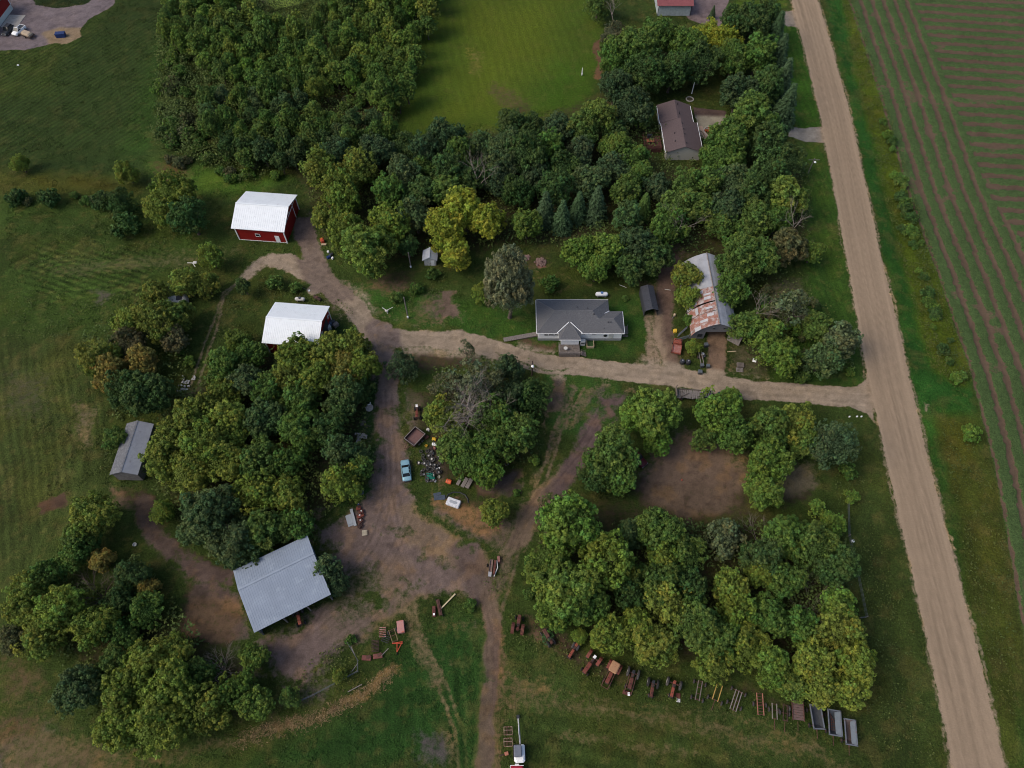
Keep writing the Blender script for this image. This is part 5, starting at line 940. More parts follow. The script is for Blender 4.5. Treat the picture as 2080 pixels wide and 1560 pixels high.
def tractor(label,a,b,paint=TRED,rw=.75,track=.85,canopy=False,fenders=False,loader=False,rim=RIMG,seat=BLACKM,hood=.30,narrow=False,rearrub=RUBBER,name='tractor',off=0):
    """a = rear end, b = nose (pixels on the ground)"""
    p,r,l=head(a,b); t=thing(name,label,'tractor',(p.x,p.y,0),r); l=min(max(l,2.8),5.0); h=l/2; ry=-h+rw*.85
    m=MB(); m.rbox((0,h*.45,1.12),(hood*2,l*.52,.5),.07); m.rbox((0,h*.45,.75),(hood*1.5,l*.52,.35),.05); m.build('hood',paint,t)
    MB().rbox((0,h*.95,1.02),(hood*1.9,.12,.62),.04).build('grille',RUSTD,t)
    m=MB(); m.box((0,ry+.3,.72),(.42,l*.42,.42)); m.cyl((-track,ry,rw),(track,ry,rw),.11,8); m.cyl((-.62,h*.75,.42),(.62,h*.75,.42),.06,6); m.box((0,h*.75,.6),(.16,.2,.4)); m.build('chassis',RUSTM,t)
    for s in (-1,1):
        wheel(t,(s*track,ry,rw),rw,.34,rim,rearrub,name='rear_wheel'); wheel(t,(s*(.28 if narrow else .62),h*.75,.36),.36,.17,rim,name='front_wheel')
        if fenders: 
            f=MB(); prf=[(rw*1.12*math.cos(q),rw*1.12*math.sin(q)) for q in [R_(k) for k in (-5,30,60,90,120,150)]]
            for (y0,z0),(y1,z1) in zip(prf[:-1],prf[1:]): f.slab([(s*track-.26,ry-y0,rw+z0),(s*track+.26,ry-y0,rw+z0),(s*track+.26,ry-y1,rw+z1),(s*track-.26,ry-y1,rw+z1)],.03)
            f.build('fender',paint,t)
    s_=MB(); s_.rbox((0,ry-.05,1.22),(.46,.42,.1),.04); s_.rbox((0,ry-.27,1.4),(.44,.08,.32),.03); s_.build('seat',seat,t)
    w=MB(); w.cyl((0,ry+.75,1.1),(0,ry+.5,1.5),.025,5); w.lathe([(.19,-.015),(.22,0),(.19,.015),(.165,0),(.19,-.015)],(0,ry+.49,1.52),'z',12); w.build('steering_wheel',BLACKM,t)
    MB().cyl((hood*.5,h*.55,1.35),(hood*.5,h*.55,1.95),.035,6).build('exhaust',RUSTD,t)
    if canopy:
        MB().rbox((0,ry+.25,2.2),(1.35,1.75,.1),.12).build('canopy',TAN,t); m=MB()
        for x in (-.55,.55):
            for y in (-.5,.95): m.box((x,ry+y,1.6),(.05,.05,1.2))
        m.build('canopy_posts',RUSTD,t)
    if loader:
        m=MB()
        for s in (-1,1): m.tube([(s*.52,ry+.5,1.25),(s*.55,h*.7,1.1),(s*.55,h+.55,.45)],.06,6); m.cyl((s*.52,ry+.6,.8),(s*.54,h*.6,1.05),.04,5)
        m.cyl((-.55,h+.5,.45),(.55,h+.5,.45),.05,6); m.cyl((-.55,h*.75,1.08),(.55,h*.75,1.08),.04,6); m.build('loader_frame',RUSTM,t)
    return t
car('parked_car','light blue sedan parked on the dirt beside the tyre heap','car',(828,979),(823,937),BLUECAR)
tr_=list(bpy.data.objects)[-1]
car('pickup_truck','white pickup truck in the top-left yard','truck',(50,58),(31,74),WHITE,.95,pickup=True)
car('parked_car','black car beside the white pickup in the top-left yard','car',(27,57),(10,74),BLACKM,.92,suv=True)
car('parked_car','maroon car with flat roof half under the trees by the clearing','car',(1282,922),(1303,942),DARKR,.9,suv=True)
p,r,l=head((52,62),(64,86)); t=thing('flatbed_trailer','small flatbed trailer loaded with a tan pile beside the pickup','trailer',(p.x,p.y,0),r+.5); MB().box((0,0,.6),(2.1,4,.12)).build('deck',RUSTD,t); MB().rbox((0,0,1.0),(1.7,3.2,.7),.3).build('load',mat('tan_load',(.38,.3,.22),.9,0,.25,3),t); [wheel(t,(s*1.05,-.2,.35),.35,.2) for s in (-1,1)]; MB().cyl((0,2,.5),(0,3.2,.45),.06).build('tongue',RUSTD,t)
p=P(125,74); t=thing('blue_dumpster','crumpled dark blue dumpster at the edge of the gravel yard','container',(p.x,p.y,0),.1); MB().box((0,0,.55),(2.4,1.4,1.1),tx=1.08).build('body',BLUEDK,t); MB().box((0,.1,1.14),(2.5,.6,.06),rx=12).build('lid',BLUEDK,t)
# tractor row
tractor('dull red tractor facing the wood, first at the upper left of the row',(1050,1288),(1056,1252),TRED2,.8,.8,seat=TRED2,rearrub=OLDRUB,fenders=True,rim=TRED2)
t=tractor('small old tractor overgrown by green vines, second in the row',(1118,1305),(1108,1288),RUSTM,.55,.5,seat=RUSTM)
mv=MB(); 
for i in range(160): a=rnd.random()*6.28; r_=rnd.random()**.5*1.25; mv.box((math.cos(a)*r_*.8,math.sin(a)*r_,.9-r_*.45+rnd.random()*.35),(.22,.16,.03),rz=rnd.random()*180,rx=rnd.uniform(-40,40),ry=rnd.uniform(-40,40))
tv=thing('vines','green vines grown over the small old tractor','vine',t.location.copy()); mv.build('vine_leaves',mat('vine_green',(.035,.085,.025),.8,0,.4,6),tv)
tractor('small bright orange-red tractor with one visible rear wheel under the small tree',(1171,1311),(1156,1336),TRED3,.62,.42,narrow=True,hood=.22,rim=RIMW,rearrub=OLDRUB,seat=TRED3)
tractor('wide red tractor with square fenders and a white seat',(1211,1331),(1184,1370),TRED,.8,.95,fenders=True,seat=WHITE,rearrub=OLDRUB,hood=.32)
tractor('red tractor with tan canopy roof and loader frame',(1250,1349),(1230,1391),TRED,.8,.85,canopy=True,fenders=True,loader=True,rim=TRED)
tractor('long red tractor with loader arms and white bucket piece on the grass before it',(1287,1360),(1276,1402),TRED2,.8,.8,loader=True,rim=RIMW,rearrub=OLDRUB,seat=BLACKM)['label']='long red tractor with loader arms, right of the canopy tractor'
tractor('dull red narrow tractor with black rear wheels',(1326,1382),(1320,1417),TRED2,.72,.72,narrow=True,hood=.24)
tractor('orange-red tractor with pale wide-set rear wheels, last before the wagons',(1369,1382),(1361,1418),TRED3,.72,1.0,narrow=True,hood=.22,rim=RIMW,rearrub=OLDRUB,seat=TRED3)
tractor('orange tractor parked under the front of the open metal shed',(604,1235),(614,1273),TRED3,.75,.75,hood=.26)
def box_on(name,label,cat,x,y,d,m,rz=0,z=0,r=.05,part='body',extra=None):
    p=P(x,y); t=thing(name,label,cat,(p.x,p.y,z),R_(rz)); MB().rbox((0,0,d[2]/2),d,r).build(part,m,t)
    if extra: extra(t)
    return t
box_on('loader_bucket','dark red loader bucket with a white plate before the long red tractor','machine part',1273,1408,(1.3,.6,.4),TRED2,-20,extra=lambda t:MB().box((.3,-.1,.45),(.35,.5,.08),rz=20).build('plate',WHITE,t))
box_on('hood_panel','red and white sheet panel lying by the pale-wheeled tractor','machine part',1377,1413,(.75,.8,.1),TRED,-8,extra=lambda t:MB().box((.05,-.7,.05),(.6,.5,.08)).build('white_plate',WHITE2,t))
# wagon frames and boxes
def frame(name,label,a,b,w,m,cross=3,rails=2,wheels=((.5,),),beam=.12,zz=.7,wt=.85,wm=OLDRUB,tongue=True,cat='wagon frame'):
    p,r,l=head(a,b); t=thing(name,label,cat,(p.x,p.y,0),r); m_=MB()
    for i in range(rails): x=-w/2+w*i/(max(rails-1,1)); m_.box((x,0,zz),(beam,l,beam))
    m_.build('rails',m,t); c=MB()
    for i in range(cross): c.box((0,-l/2+.1+(l-.2)*i/(max(cross-1,1)),zz-.02),(w,beam*.8,beam*.7))
    c.build('crossbars',RUSTM if m is not RUSTM else RUSTD,t)
    for f in wheels:
        y=f[0]*l/2; MB().cyl((-wt,y,.38),(wt,y,.38),.05,6).build('axle',RUSTM,t)
        for s in (-1,1): wheel(t,(s*wt,y,.36),.36,.2,RUSTM,wm)
    if tongue: MB().cyl((0,-l/2,zz-.1),(0,-l/2-1.5,.3),.05,6).build('tongue',RUSTM,t)
    return t
frame('wagon_frame','wagon frame of two grey timber beams, first right of the tractors',(1414,1424),(1421,1384),.62,WOOD,4,wheels=((-.8,),(.8,)),wt=.9,tongue=False)
frame('wagon_frame','wagon frame with two straw-yellow rails and a rusty tongue',(1450,1424),(1460,1392),.85,mat('yellow_rail',(.42,.27,.08),.8),2,wheels=((-.9,),),wt=1.1)
frame('wagon_frame','wagon frame with two brown rails and wheels at both ends',(1486,1444),(1499,1404),.95,WOODG,3,rails=3,wheels=((-.45,),(.95,)),wt=1.1,tongue=False)
frame('ladder_frame','red ladder-like wagon frame with pale rails between two tyres',(1543,1454),(1540,1409),.9,mat('pale_red_rail',(.30,.13,.09),.8),8,wheels=((.0,),),wt=.95,tongue=False)
frame('axle_frame','overgrown light axle frame left of the rusty flat wagon',(1571,1462),(1570,1430),.7,WOODG,2,wheels=((.2,),),wt=.75); frame('axle_frame','overgrown dark axle frame touching the rusty flat wagon',(1592,1466),(1592,1432),.6,RUSTD,2,wheels=((0,),),wt=.7)
p,r,l=head((1618,1466),(1615,1421)); t=thing('flat_wagon','rusty brown flat wagon with cross boards and a side wheel','wagon',(p.x,p.y,0),r); m_=MB()
for i in range(8): m_.box((0,-l/2+.3+i*(l-.3)/8,.9),(1.65,(l-.3)/8-.04,.08))
m_.build('deck_boards',mat('brown_steel_deck',(.13,.085,.08),.85,0,.25,2,RUST,.2),t); MB().box((.85,0,.98),(.1,l,.2)).box((-.85,0,.98),(.1,l,.2)).box((0,l/2,1.02),(1.7,.1,.3)).build('edge_rail',RUSTM,t); wheel(t,(-1.15,.1,.45),.45,.26,RUSTM,OLDRUB); wheel(t,(1.0,.1,.42),.4,.2,RUSTM,OLDRUB); MB().cyl((0,-l/2,.6),(0,-l/2-1.3,.4),.05,6).build('tongue',RUSTM,t)
def boxwagon(label,x,y,rz,W=1.7,L=3.3,inner=GREYD,brace=True,plate=0):
    p=P(x,y,1.0); t=thing('box_wagon',label,'wagon',(p.x,p.y,0),R_(rz)); m_=MB(); H=1.6; zb=.75; th=.06
    a,b=W/2,L/2; c,d=a*.55,b*.6
    top=[(-a,-b,H),(a,-b,H),(a,b,H),(-a,b,H)]; bot=[(-c,-d,zb),(c,-d,zb),(c,d,zb),(-c,d,zb)]
    for i in range(4): j=(i+1)%4; m_.add([top[i],top[j],bot[j],bot[i]],[(0,1,2,3)])
    m_.add(bot,[(0,1,2,3)]); o=m_.build('hopper',inner,t); so=o.modifiers.new('thick','SOLIDIFY'); so.thickness=.05
    r_=MB(); w=.16
    for q,s_ in (((0,-b,H),(W+.2,w,.14)),((0,b,H),(W+.2,w,.14)),((-a,0,H),(w,L,.14)),((a,0,H),(w,L,.14))): r_.box(q,s_)
    r_.build('rim',GREYB,t); 
    if plate: MB().slab([(a*.15,-b+.1,H-.3),(a-.08,-b+.1,H-.02),(a-.08,b-.1,H-.02),(a*.15,b-.1,H-.3)],.04).build('inner_slope',mat('pale_slope',(.12,.145,.175),.6,0,.15,2),t)
    if brace:
        m2=MB()
        for i in range(5): m2.box((-.2,-b*.55+i*.35,1.05),(.7,.07,.07),rz=8)
        m2.cyl((-.6,b*.8,1.3),(.1,.2,.95),.04,5); m2.cyl((-.35,-1,1.1),(-.35,1,1.1),.04,5); m2.build('inner_frame',RUSTM,t)
    MB().box((0,0,.55),(.14,L+.4,.12)).cyl((0,-b,.55),(0,-b-1.3,.35),.05,6).cyl((-.95,-b*.65,.4),(.95,-b*.65,.4),.05).cyl((-.95,b*.65,.4),(.95,b*.65,.4),.05).build('running_gear',RUSTM,t)
    for s in (-1,1):
        for y in (-b*.65,b*.65): wheel(t,(s*.95,y,.36),.36,.2,RUSTM,RUBBER)
    return t
boxwagon('grey box wagon with a dark empty hopper, leftmost of the three',1657,1457,-2,1.6,3.3,brace=False); boxwagon('grey box wagon with red-brown bars inside, middle of the three',1693,1469,-9,1.85,3.5,plate=1); boxwagon('grey box wagon farthest right, nearest the gravel road',1725,1488,-9,1.6,3.5,mat('brown_hopper',(.10,.075,.07),.85,0,.3,2),brace=False,plate=1)
# mini excavator and its neighbours at the lower edge
p=P(1055,1529); t=thing('mini_excavator','white mini excavator with its boom laid forward on the grass','excavator',(p.x,p.y,0),R_(2)); MB().rbox((-.75,0,.3),(.4,2.2,.55),.15).rbox((.75,0,.3),(.4,2.2,.55),.15).build('tracks',RUBBER,t)
m_=MB(); m_.rbox((0,-.2,1.0),(1.6,2.4,.75),.25); m_.rbox((.5,.2,1.35),(.6,1.6,.4),.15); m_.build('body',WHITE,t); MB().rbox((-.25,.1,1.75),(1.1,1.6,1.0),.12).build('cab',GLASS,t); MB().rbox((-.25,.1,2.29),(1.14,1.64,.09),.1).build('cab_roof',mat('grey_roof_panel',(.13,.14,.17),.5),t)
m_=MB(); m_.tube([(.15,1.1,.9),(.1,2.3,1.35),(.05,3.2,1.1)],.13,6); m_.build('boom',mat('boom_grey',(.3,.3,.32),.6),t); MB().tube([(.05,3.2,1.1),(0,4.6,.45)],.10,6).cyl((.02,2.3,1.55),(0,3.6,1.15),.05,6).build('arm',WHITE2,t); MB().box((0,4.9,.25),(.5,.5,.45),tx=.8).build('bucket',BLACKM,t)
p=P(1050,1563); t=thing('red_vehicle','crimson vehicle with white rear edge cut by the bottom of the picture','vehicle',(p.x,p.y-1.25,0)); MB().rbox((0,0,.9),(1.9,3.4,1.0),.2).build('body',REDV,t); MB().box((0,1.72,1.0),(2.0,.08,.5)).box((-.98,.3,1.0),(.08,2.6,.5)).box((0,1.85,.9),(.6,.2,.2)).build('trim',WHITE,t); MB().rbox((0,-.4,1.6),(1.5,1.6,.6),.15).build('windows',GLASS,t)
for s in (-1,1): wheel(t,(s*.85,1.0,.33),.33,.2); wheel(t,(s*.85,-1.2,.33),.33,.2)
for x,y,lab in ((1032,1485,'rusty crate frame left of the excavator, the upper one'),(1032,1508,'rusty crate frame left of the excavator, the lower one')):
    p=P(x,y); t=thing('crate_frame',lab,'frame',(p.x,p.y,0),R_(2)); m_=MB()
    for q,s_ in (((0,-.55,.35),(1.3,.08,.08)),((0,.55,.35),(1.3,.08,.08)),((-.62,0,.35),(.08,1.1,.08)),((.62,0,.35),(.08,1.1,.08)),((0,.1,.35),(1.2,.06,.06))): m_.box(q,s_)
    for sx in (-.62,.62):
        for sy in (-.55,.55): m_.box((sx,sy,.18),(.07,.07,.36))
    m_.build('frame',mat('pale_rust_frame',(.36,.25,.2),.8,0,.2,3,RUST,.4),t); m2=MB()
    for i in range(5): m2.box((-.45+i*.2,0,.22),(.06,1.0,.05))
    m2.build('slats',RUSTM,t)
box_on('orange_machine','small orange-brown machine left of the excavator','machine',1029,1531,(.6,.5,.5),mat('orange_brown',(.35,.14,.09),.7,0,.3,4),15,extra=lambda t:MB().cyl((-.3,0,.3),(-1.1,0,.2),.08).build('shaft',RUSTD,t))
# machinery on the grass point by the lanes
p,r,l=head((996,1172),(1000,1138)); t=thing('grain_elevator','rusty twin-trough grain conveyor on the grass point between the lanes','machinery',(p.x,p.y,0),r); MB().box((-.35,0,.5),(.06,l,.3)).box((.15,0,.5),(.06,l,.3)).box((-.1,0,.4),(.5,l,.05)).build('trough',mat('trough_rust',(.2,.14,.12),.8,0,.3,3,RUST,.3),t); MB().box((.55,.1,.5),(.38,l*.85,.4)).build('red_side',TRED2,t); MB().box((-.1,-l/2+.3,.62),(.55,.8,.1)).build('grate',mat('grate',(.35,.35,.36),.6,.2),t); [wheel(t,(s*.75,.4,.3),.3,.16) for s in (-1,1)]
t=thing('white_beam','bent white painted bar lying beside the grain conveyor','beam',P(1008,1157)); MB().tube([(-.35,-1.3,.45),(.25,.2,.5),(.1,1.4,.5)],.09,6).build('bar',WHITE2,t)
box_on('rusty_implement','pinkish rusty implement at the top of the grass point','machinery',1013,1137,(.5,1.1,.5),mat('pink_rust',(.28,.13,.11),.85,0,.3,4,RUSTD.name and (.05,.03,.03),.4),0,extra=lambda t:MB().box((.4,0,.3),(.08,1.3,.08)).box((0,-.7,.3),(.9,.08,.08)).build('frame',RUSTD,t))
# yard south edge machines
p,r,l=head((893,1240),(925,1207)); t=thing('long_beam','long pale timber beam lying across the grass by the yard','beam',(p.x,p.y,.25),r); MB().box((0,0,0),(.2,l,.2)).build('timber',mat('cream_beam',(.55,.46,.28),.8,0,.15,2),t)
p,r,l=head((899,1248),(886,1222)); t=thing('plow_bar','rusty brown implement bar under the pale beam','machinery',(p.x,p.y,0),r-.25); MB().box((0,0,.35),(.55,2.6,.35)).box((0,0,.56),(.12,2.5,.1)).build('bar',RUSTM,t); [wheel(t,(s*.0+.3*s,-1.35*s,.25),.25,.12) for s in (-1,1)]
t=box_on('red_tub','narrow dark red machine body with a white patch beside the yard','machinery',882,1243,(.55,1.7,.55),TRED2,4,extra=lambda t:MB().box((0,-.5,.58),(.3,.35,.06)).build('white_patch',WHITE,t))
t=box_on('faded_trailer','small trailer with a sun-faded pink-red top by the two-rut track','trailer',815,1275,(1.15,1.95,.75),PINKR,10,z=.15,extra=lambda t:(wheel(t,(-.65,0,.15),.28,.15),wheel(t,(.65,0,.15),.28,.15)))
for lab,x,y,w,l_,m,rz,n in (('slatted red and white frame left of the brown frame trailer',778,1285,1.05,1.45,TRED,4,6),('dark toothed harrow behind the rusty wheels',763,1313,1.1,1.7,RUSTD,6,9),('black iron rack right below the slatted red frame',784,1299,1.2,.9,BLACKM,-20,4)):
    p=P(x,y); t=thing('farm_implement',lab,'machinery',(p.x,p.y,0),R_(rz)); m_=MB(); m2=MB()
    for i in range(n): m_.box((0,-l_/2+l_*i/(n-1),.4),(w,.09,.08))
    m_.build('slats',m if m is not TRED else mat('striped',(.38,.12,.09),.7,0,.5,6,(.45,.42,.4),.4),t)
    for s in (-1,1): m2.box((s*w/2,0,.33),(.07,l_,.07)); m2.box((s*w/2,l_/2,.16),(.06,.06,.33)); m2.box((s*w/2,-l_/2,.16),(.06,.06,.33))
    m2.build('frame',RUSTD,t)
frame('trailer_frame','brown trailer frame with two long thin rails beside the faded trailer',(804,1305),(796,1280),.9,mat('olive_rail',(.16,.12,.06),.8),3,wheels=((.7,),),wt=.7,tongue=False)
p=P(808,1312); t=thing('drag_hitch','bright orange-red triangular hitch frame on the grass','machinery',(p.x,p.y,0),R_(0)); MB().tube([(-.9,.35,.3),(.75,.6,.3),(0,-1.0,.25),(-.1,.45,.3)],.07,6).cyl((-.9,.3,.3),(.8,.35,.3),.06).build('frame',mat('bright_orange_red',(.45,.07,.035),.6),t); wheel(t,(0,-1.2,.2),.2,.1,TRED3)
for x,y,lab in ((768,1333,'flat rusty red plate heap with a tan pole, right'),(745,1337,'flat rusty red plate heap, left')): box_on('scrap_plates',lab,'scrap',x,y,(1.5,.75,.35),mat('scrap_red',(.16,.06,.05),.85,0,.3,3,RUST,.3),8 if x>760 else -4,extra=lambda t:MB().box((.3,.15,.38),(.7,.5,.06),rz=25).build('loose_plate',RUSTM,t))
for a,b,lab in (((772,1336),(790,1318),'tan pole leaning by the rusty plates'),((710,1305),(722,1332),'grey pipe gate at the wire fence, upper'),((715,1365),(728,1348),'grey pipe gate at the wire fence, lower'),((707,1406),(736,1391),'bleached log on the dry strip')):
    A,B=P(*a),P(*b); t=thing('pole' if 'log' not in lab else 'log',lab,'pole',((A.x+B.x)/2,(A.y+B.y)/2,.0)); v=(B-A)/2; MB().cyl(-v+Vector((0,0,.25)),v+Vector((0,0,.45)),.07,7).build('bar',WOODG,t)
# box trailer
p=P(843,889,.6); t=thing('box_trailer','empty brown box trailer with rusty bed beside the lane','trailer',(p.x,p.y,0),R_(-38)); m_=MB(); a,b=1.25,1.55
m_.box((0,0,.62),(2*a,2*b,.08)); m_.build('bed',mat('rusty_pink_bed',(.15,.085,.08),.85,0,.2,2,RUST,.2),t); m_=MB(); m_.box((-a,0,.95),(.1,2*b,.65)).box((a,0,.95),(.1,2*b,.65)).box((0,b,.95),(2*a-.1,.1,.65)).box((0,-b,.95),(2*a-.1,.1,.65)); m_.build('side_boards',RUSTD,t)
m_=MB(); m_.box((-a,0,1.29),(.14,2*b+.1,.04)).box((a,0,1.29),(.14,2*b+.1,.04)).box((0,b,1.29),(2*a,.14,.04)).box((0,-b,1.29),(2*a,.14,.04)); m_.build('top_rail',mat('grey_rail',(.17,.15,.145),.8),t); MB().tube([(-.6,-b,.5),(0,-b-1.4,.4),(.6,-b,.5)],.06,6).build('tongue',RUSTM,t)
for s in (-1,1): 
    for y in (-.35,.45): wheel(t,(s*(a+.2),y,.34),.34,.2,RIMG,OLDRUB)
# red garden tractor above the trailer
tractor('red and white garden tractor above the brown box trailer',(848,833),(848,850),TRED,.42,.45,seat=WHITE,hood=.25,rim=RIMW,name='garden_tractor')
# tyres
tp=thing('tyre','x','tyre',(0,0,0)); MB().lathe([(.17,-.1),(.3,-.11),(.34,-.06),(.34,.06),(.3,.11),(.17,.1),(.17,-.1)],(0,0,.11),'z',14).build('tread',OLDRUB,tp,True); MB().lathe([(0,-.02),(.17,-.05),(.17,.05),(0,.02)],(0,0,.11),'z',10).build('rim',RIMW,tp)
TG='discarded tyres heaped beside the junk clump'; tl='discarded tyre in the junk heap right of the blue car'; tp['label']=tl; tp['group']=TG
cnt=0; g=random.Random(5)
for k in range(62):
    x=g.gauss(874,11); y=g.uniform(918,978); 
    if abs(x-872)>22: continue
    o=tp if cnt==0 else copytree(tp); p=P(x,y); o.location=(p.x,p.y,.02+.22*int(g.random()*2.6)); o.rotation_euler=(g.uniform(-.5,.5),g.uniform(-.5,.5),0); s=g.uniform(.85,1.25); o.scale=(s,s,s)
    if g.random()<.6:
        rr=[c for c in o.children if c.name.startswith('rim')][0]
        if g.random()<.85: rr.hide_render=False; bpy.data.objects.remove(rr)
    cnt+=1
def small(lab,x,y,kind,m,s=.5,h=.4,rz=0,cat=None,name=None):
    p=P(x,y); t=thing(name or kind,lab,cat or kind,(p.x,p.y,gz(p.x,p.y)),R_(rz))
    if kind=='bucket': MB().lathe([(s*.75,0),(s,h),(s*.9,h),(s*.66,.04),(0,.04)],(0,0,0),'z',14).build('shell',m,t); MB().tube([(-s,0,h),(0,0,h+s*.6),(s,0,h)],.015,4).build('handle',GREYD,t)
    elif kind=='barrel': MB().lathe([(0,-h/2),(s*.95,-h/2),(s,-h*.4),(s*1.06,0),(s,h*.4),(s*.95,h/2),(0,h/2)],(0,0,s),'y',16).build('shell',m,t,False); MB().lathe([(s*1.08,-.03),(s*1.1,0),(s*1.08,.03)],(0,h*.2,s),'y',16).build('hoop',GREYD,t)
    elif kind=='box': MB().rbox((0,0,h/2),(s*2,s*1.5,h),.04).build('body',m,t); MB().box((0,0,h+.015),(s*1.7,s*1.2,.03)).build('lid',m,t)
    elif kind=='engine': MB().rbox((0,0,h/2),(s,s*1.4,h),.06).box((.1*s,0,h+.05),(s*.5,s*.8,.12),rz=20).build('block',m,t); MB().cyl((-s*.6,0,h*.4),(s*.6,0,h*.4),h*.35,9).build('drum',GREYD,t)
    return t
for a in (('white bucket lowest in the tyre heap',884,978,'bucket',WHITE,.24,.35),('cream bucket right side of the tyre heap',892,970,'bucket',mat('cream',(.55,.52,.42),.6),.26,.35),('white bucket amid the upper tyres',892,952,'bucket',WHITE,.2,.3),('pale bucket in the middle of the tyre heap',879,962,'bucket',WHITE2,.22,.35),('small white can left of the tyres',856,958,'bucket',WHITE2,.14,.25),
  ('yellow square frame seat above the tyre heap',882,893,'engine',YELLOW,.55,.4),('yellow can left of the scrap row',866,907,'bucket',YELLOW,.27,.4),('white drum with dark top in the scrap row',883,904,'barrel',WHITE,.3,.9),('orange-red part inside the scrap row',877,926,'engine',TRED3,.4,.25),('white engine part beside the box trailer',870,874,'engine',WHITE2,.45,.5),
  ('maroon tool chest right of the box trailer',867,889,'box',RUSTM,.4,.4),('dark motor in the scrap row',876,912,'engine',RUSTD,.6,.4),('pinkish motor in the scrap row',882,911,'engine',mat('pink_rust',(.28,.13,.11)),.5,.3),('grey motor block above the tyres',879,921,'engine',GREYD,.6,.4)):
    small(*a,rz=rnd.random()*90)
small('bright orange barrel lying beside the tyre heap',912,980,'barrel',ORANGE,.42,.95,rz=70)
p=P(875,970); t=thing('tarp','crumpled teal-green tarp among the tyres','tarp',(p.x,p.y,.45)); mb=MB(); g=random.Random(3); n=7; vs=[((i/(n-1)-.5)*1.5+g.uniform(-.1,.1),(j/(n-1)-.5)*1.1+g.uniform(-.1,.1),.15+g.random()*.35*(1-abs(i/(n-1)-.5)*2)) for i in range(n) for j in range(n)]
mb.add(vs,[(i*n+j,i*n+j+1,(i+1)*n+j+1,(i+1)*n+j) for i in range(n-1) for j in range(n-1)]); mb.build('sheet',GREENT,t)
# slatted grey panels, tub, hoop
for i,(x,y,w) in enumerate(((953,984,.75),(944,982,.7),(934,978,.6))):
    p=P(x,y); t=thing('wooden_pallet',('rightmost','middle','leftmost')[i]+' of three weathered panels leaning under the lowest tree of the clump','panel',(p.x,p.y,0),R_(-28)); m_=MB()
    for k in range(4): m_.box((-w/2+w*(k+.5)/4,0,.5),(w/4-.03,1.9,.05),rx=10)
    m_.build('boards',WOODG,t); MB().box((0,-.6,.36),(w,.08,.06)).box((0,.6,.58),(w,.08,.06)).build('battens',WOOD,t)
p=P(921,1021,.3); t=thing('white_tub','white rectangular tub shell lying on the grass below the junk clump','tub',(p.x,p.y,0),R_(-20)); MB().rbox((0,0,.3),(2.5,1.5,.55),.12).build('shell',HOT,t); MB().rbox((0,0,.585),(1.9,1.0,.03),.25).build('basin',mat('tub_basin',(.33,.35,.38),.4,0,.2,3),t)
p=P(927,1010); t=thing('black_hose','thick black hose curved in an arc behind the white tub','hose',(p.x,p.y,0)); MB().tube([(-1.9,-.3,.1),(-1.5,.5,.1),(-.6,.95,.1),(.6,.9,.1),(1.6,.4,.1),(2.1,-.4,.1),(2.2,-1.1,.1)],.10,7).build('pipe',BLACKM,t)
p=P(893,1011); t=thing('faded_sheet','faded blue-grey sheet lying in the grass left of the white tub','sheet',(p.x,p.y,0),R_(5)); MB().box((0,0,.06),(2.0,.9,.05)).box((-.4,.75,.05),(1.4,.5,.04),rz=8).build('panels',mat('dull_blue_sheet',(.05,.065,.09),.7,0,.3,2),t)
p,r,l=head((1008,938),(1030,932)); t=thing('sawhorse_frame','yellowish wooden frame with rusty leg in the clump gap','frame',(p.x,p.y,0),r); MB().box((0,0,.7),(.3,l+.6,.12)).build('beam',WOODL,t); MB().tube([(.1,l/2,.7),(-.4,l/2+.6,.4),(-1.6,l/2+.9,.2)],.08,6).build('leg',mat('rust_leg',(.28,.12,.07),.8),t); MB().box((.7,.2,.5),(.7,1.0,.5)).build('crate',RUSTM,t); MB().tube([(.9,.3,.7),(1.5,.3,.7),(1.5,.9,.7),(.9,.9,.7),(.9,.3,.7)],.04,5).build('ring_bar',WOODG,t)
# scrap row and boards left of the lane
p,r,l=head((722,1068),(714,1036)); t=thing('metal_boards','stack of pale grey metal boards on the ground by the lane','boards',(p.x,p.y,0),r); MB().box((0,0,.28),(.5,l+.2,.1)).box((-.7,-.15,.2),(.85,l*.6,.12)).box((-.75,-.3,.1),(1.0,l*.7,.08),rz=3).build('boards',mat('pale_sheet',(.33,.36,.38),.6,.1,.1,2),t)
for i,(x,y,m,s,lab) in enumerate(((729,1026,BLUEDK,.3,'small blue drum with a white lid, top of the red scrap row'),(729,1034,TRED,.75,'red engine frame second in the scrap row'),(734,1041,TRED2,.8,'red frame with a white bracket in the scrap row'),(731,1050,TRED,.85,'wide red frame in the middle of the scrap row'),(737,1048,TRED3,.5,'orange-red part at the right of the scrap row'),(733,1060,RUSTM,.8,'rusty round drum low in the scrap row'),(732,1070,RUSTD,.7,'dark iron frame at the bottom of the scrap row'))):
    p=P(x,y); t=thing('scrap_machine',lab,'scrap',(p.x,p.y,0),R_(10*i)); MB().rbox((0,0,.3),(s,s*.8,.35),.05).cyl((-s*.6,0,.3),(s*.6,0,.3),.12,8).build('body',m,t); mb=MB(); mb.box((0,s*.55,.25),(s*1.3,.06,.06)).box((0,-s*.55,.25),(s*1.3,.06,.06)).box((s*.6,0,.25),(.06,s*1.1,.06)); mb.build('frame',RUSTM,t); MB().box((.12*s,.1,.52),(.28*s,.3*s,.06),rz=30).build('bracket',WHITE2 if i in (0,2,3,5) else RUSTD,t)
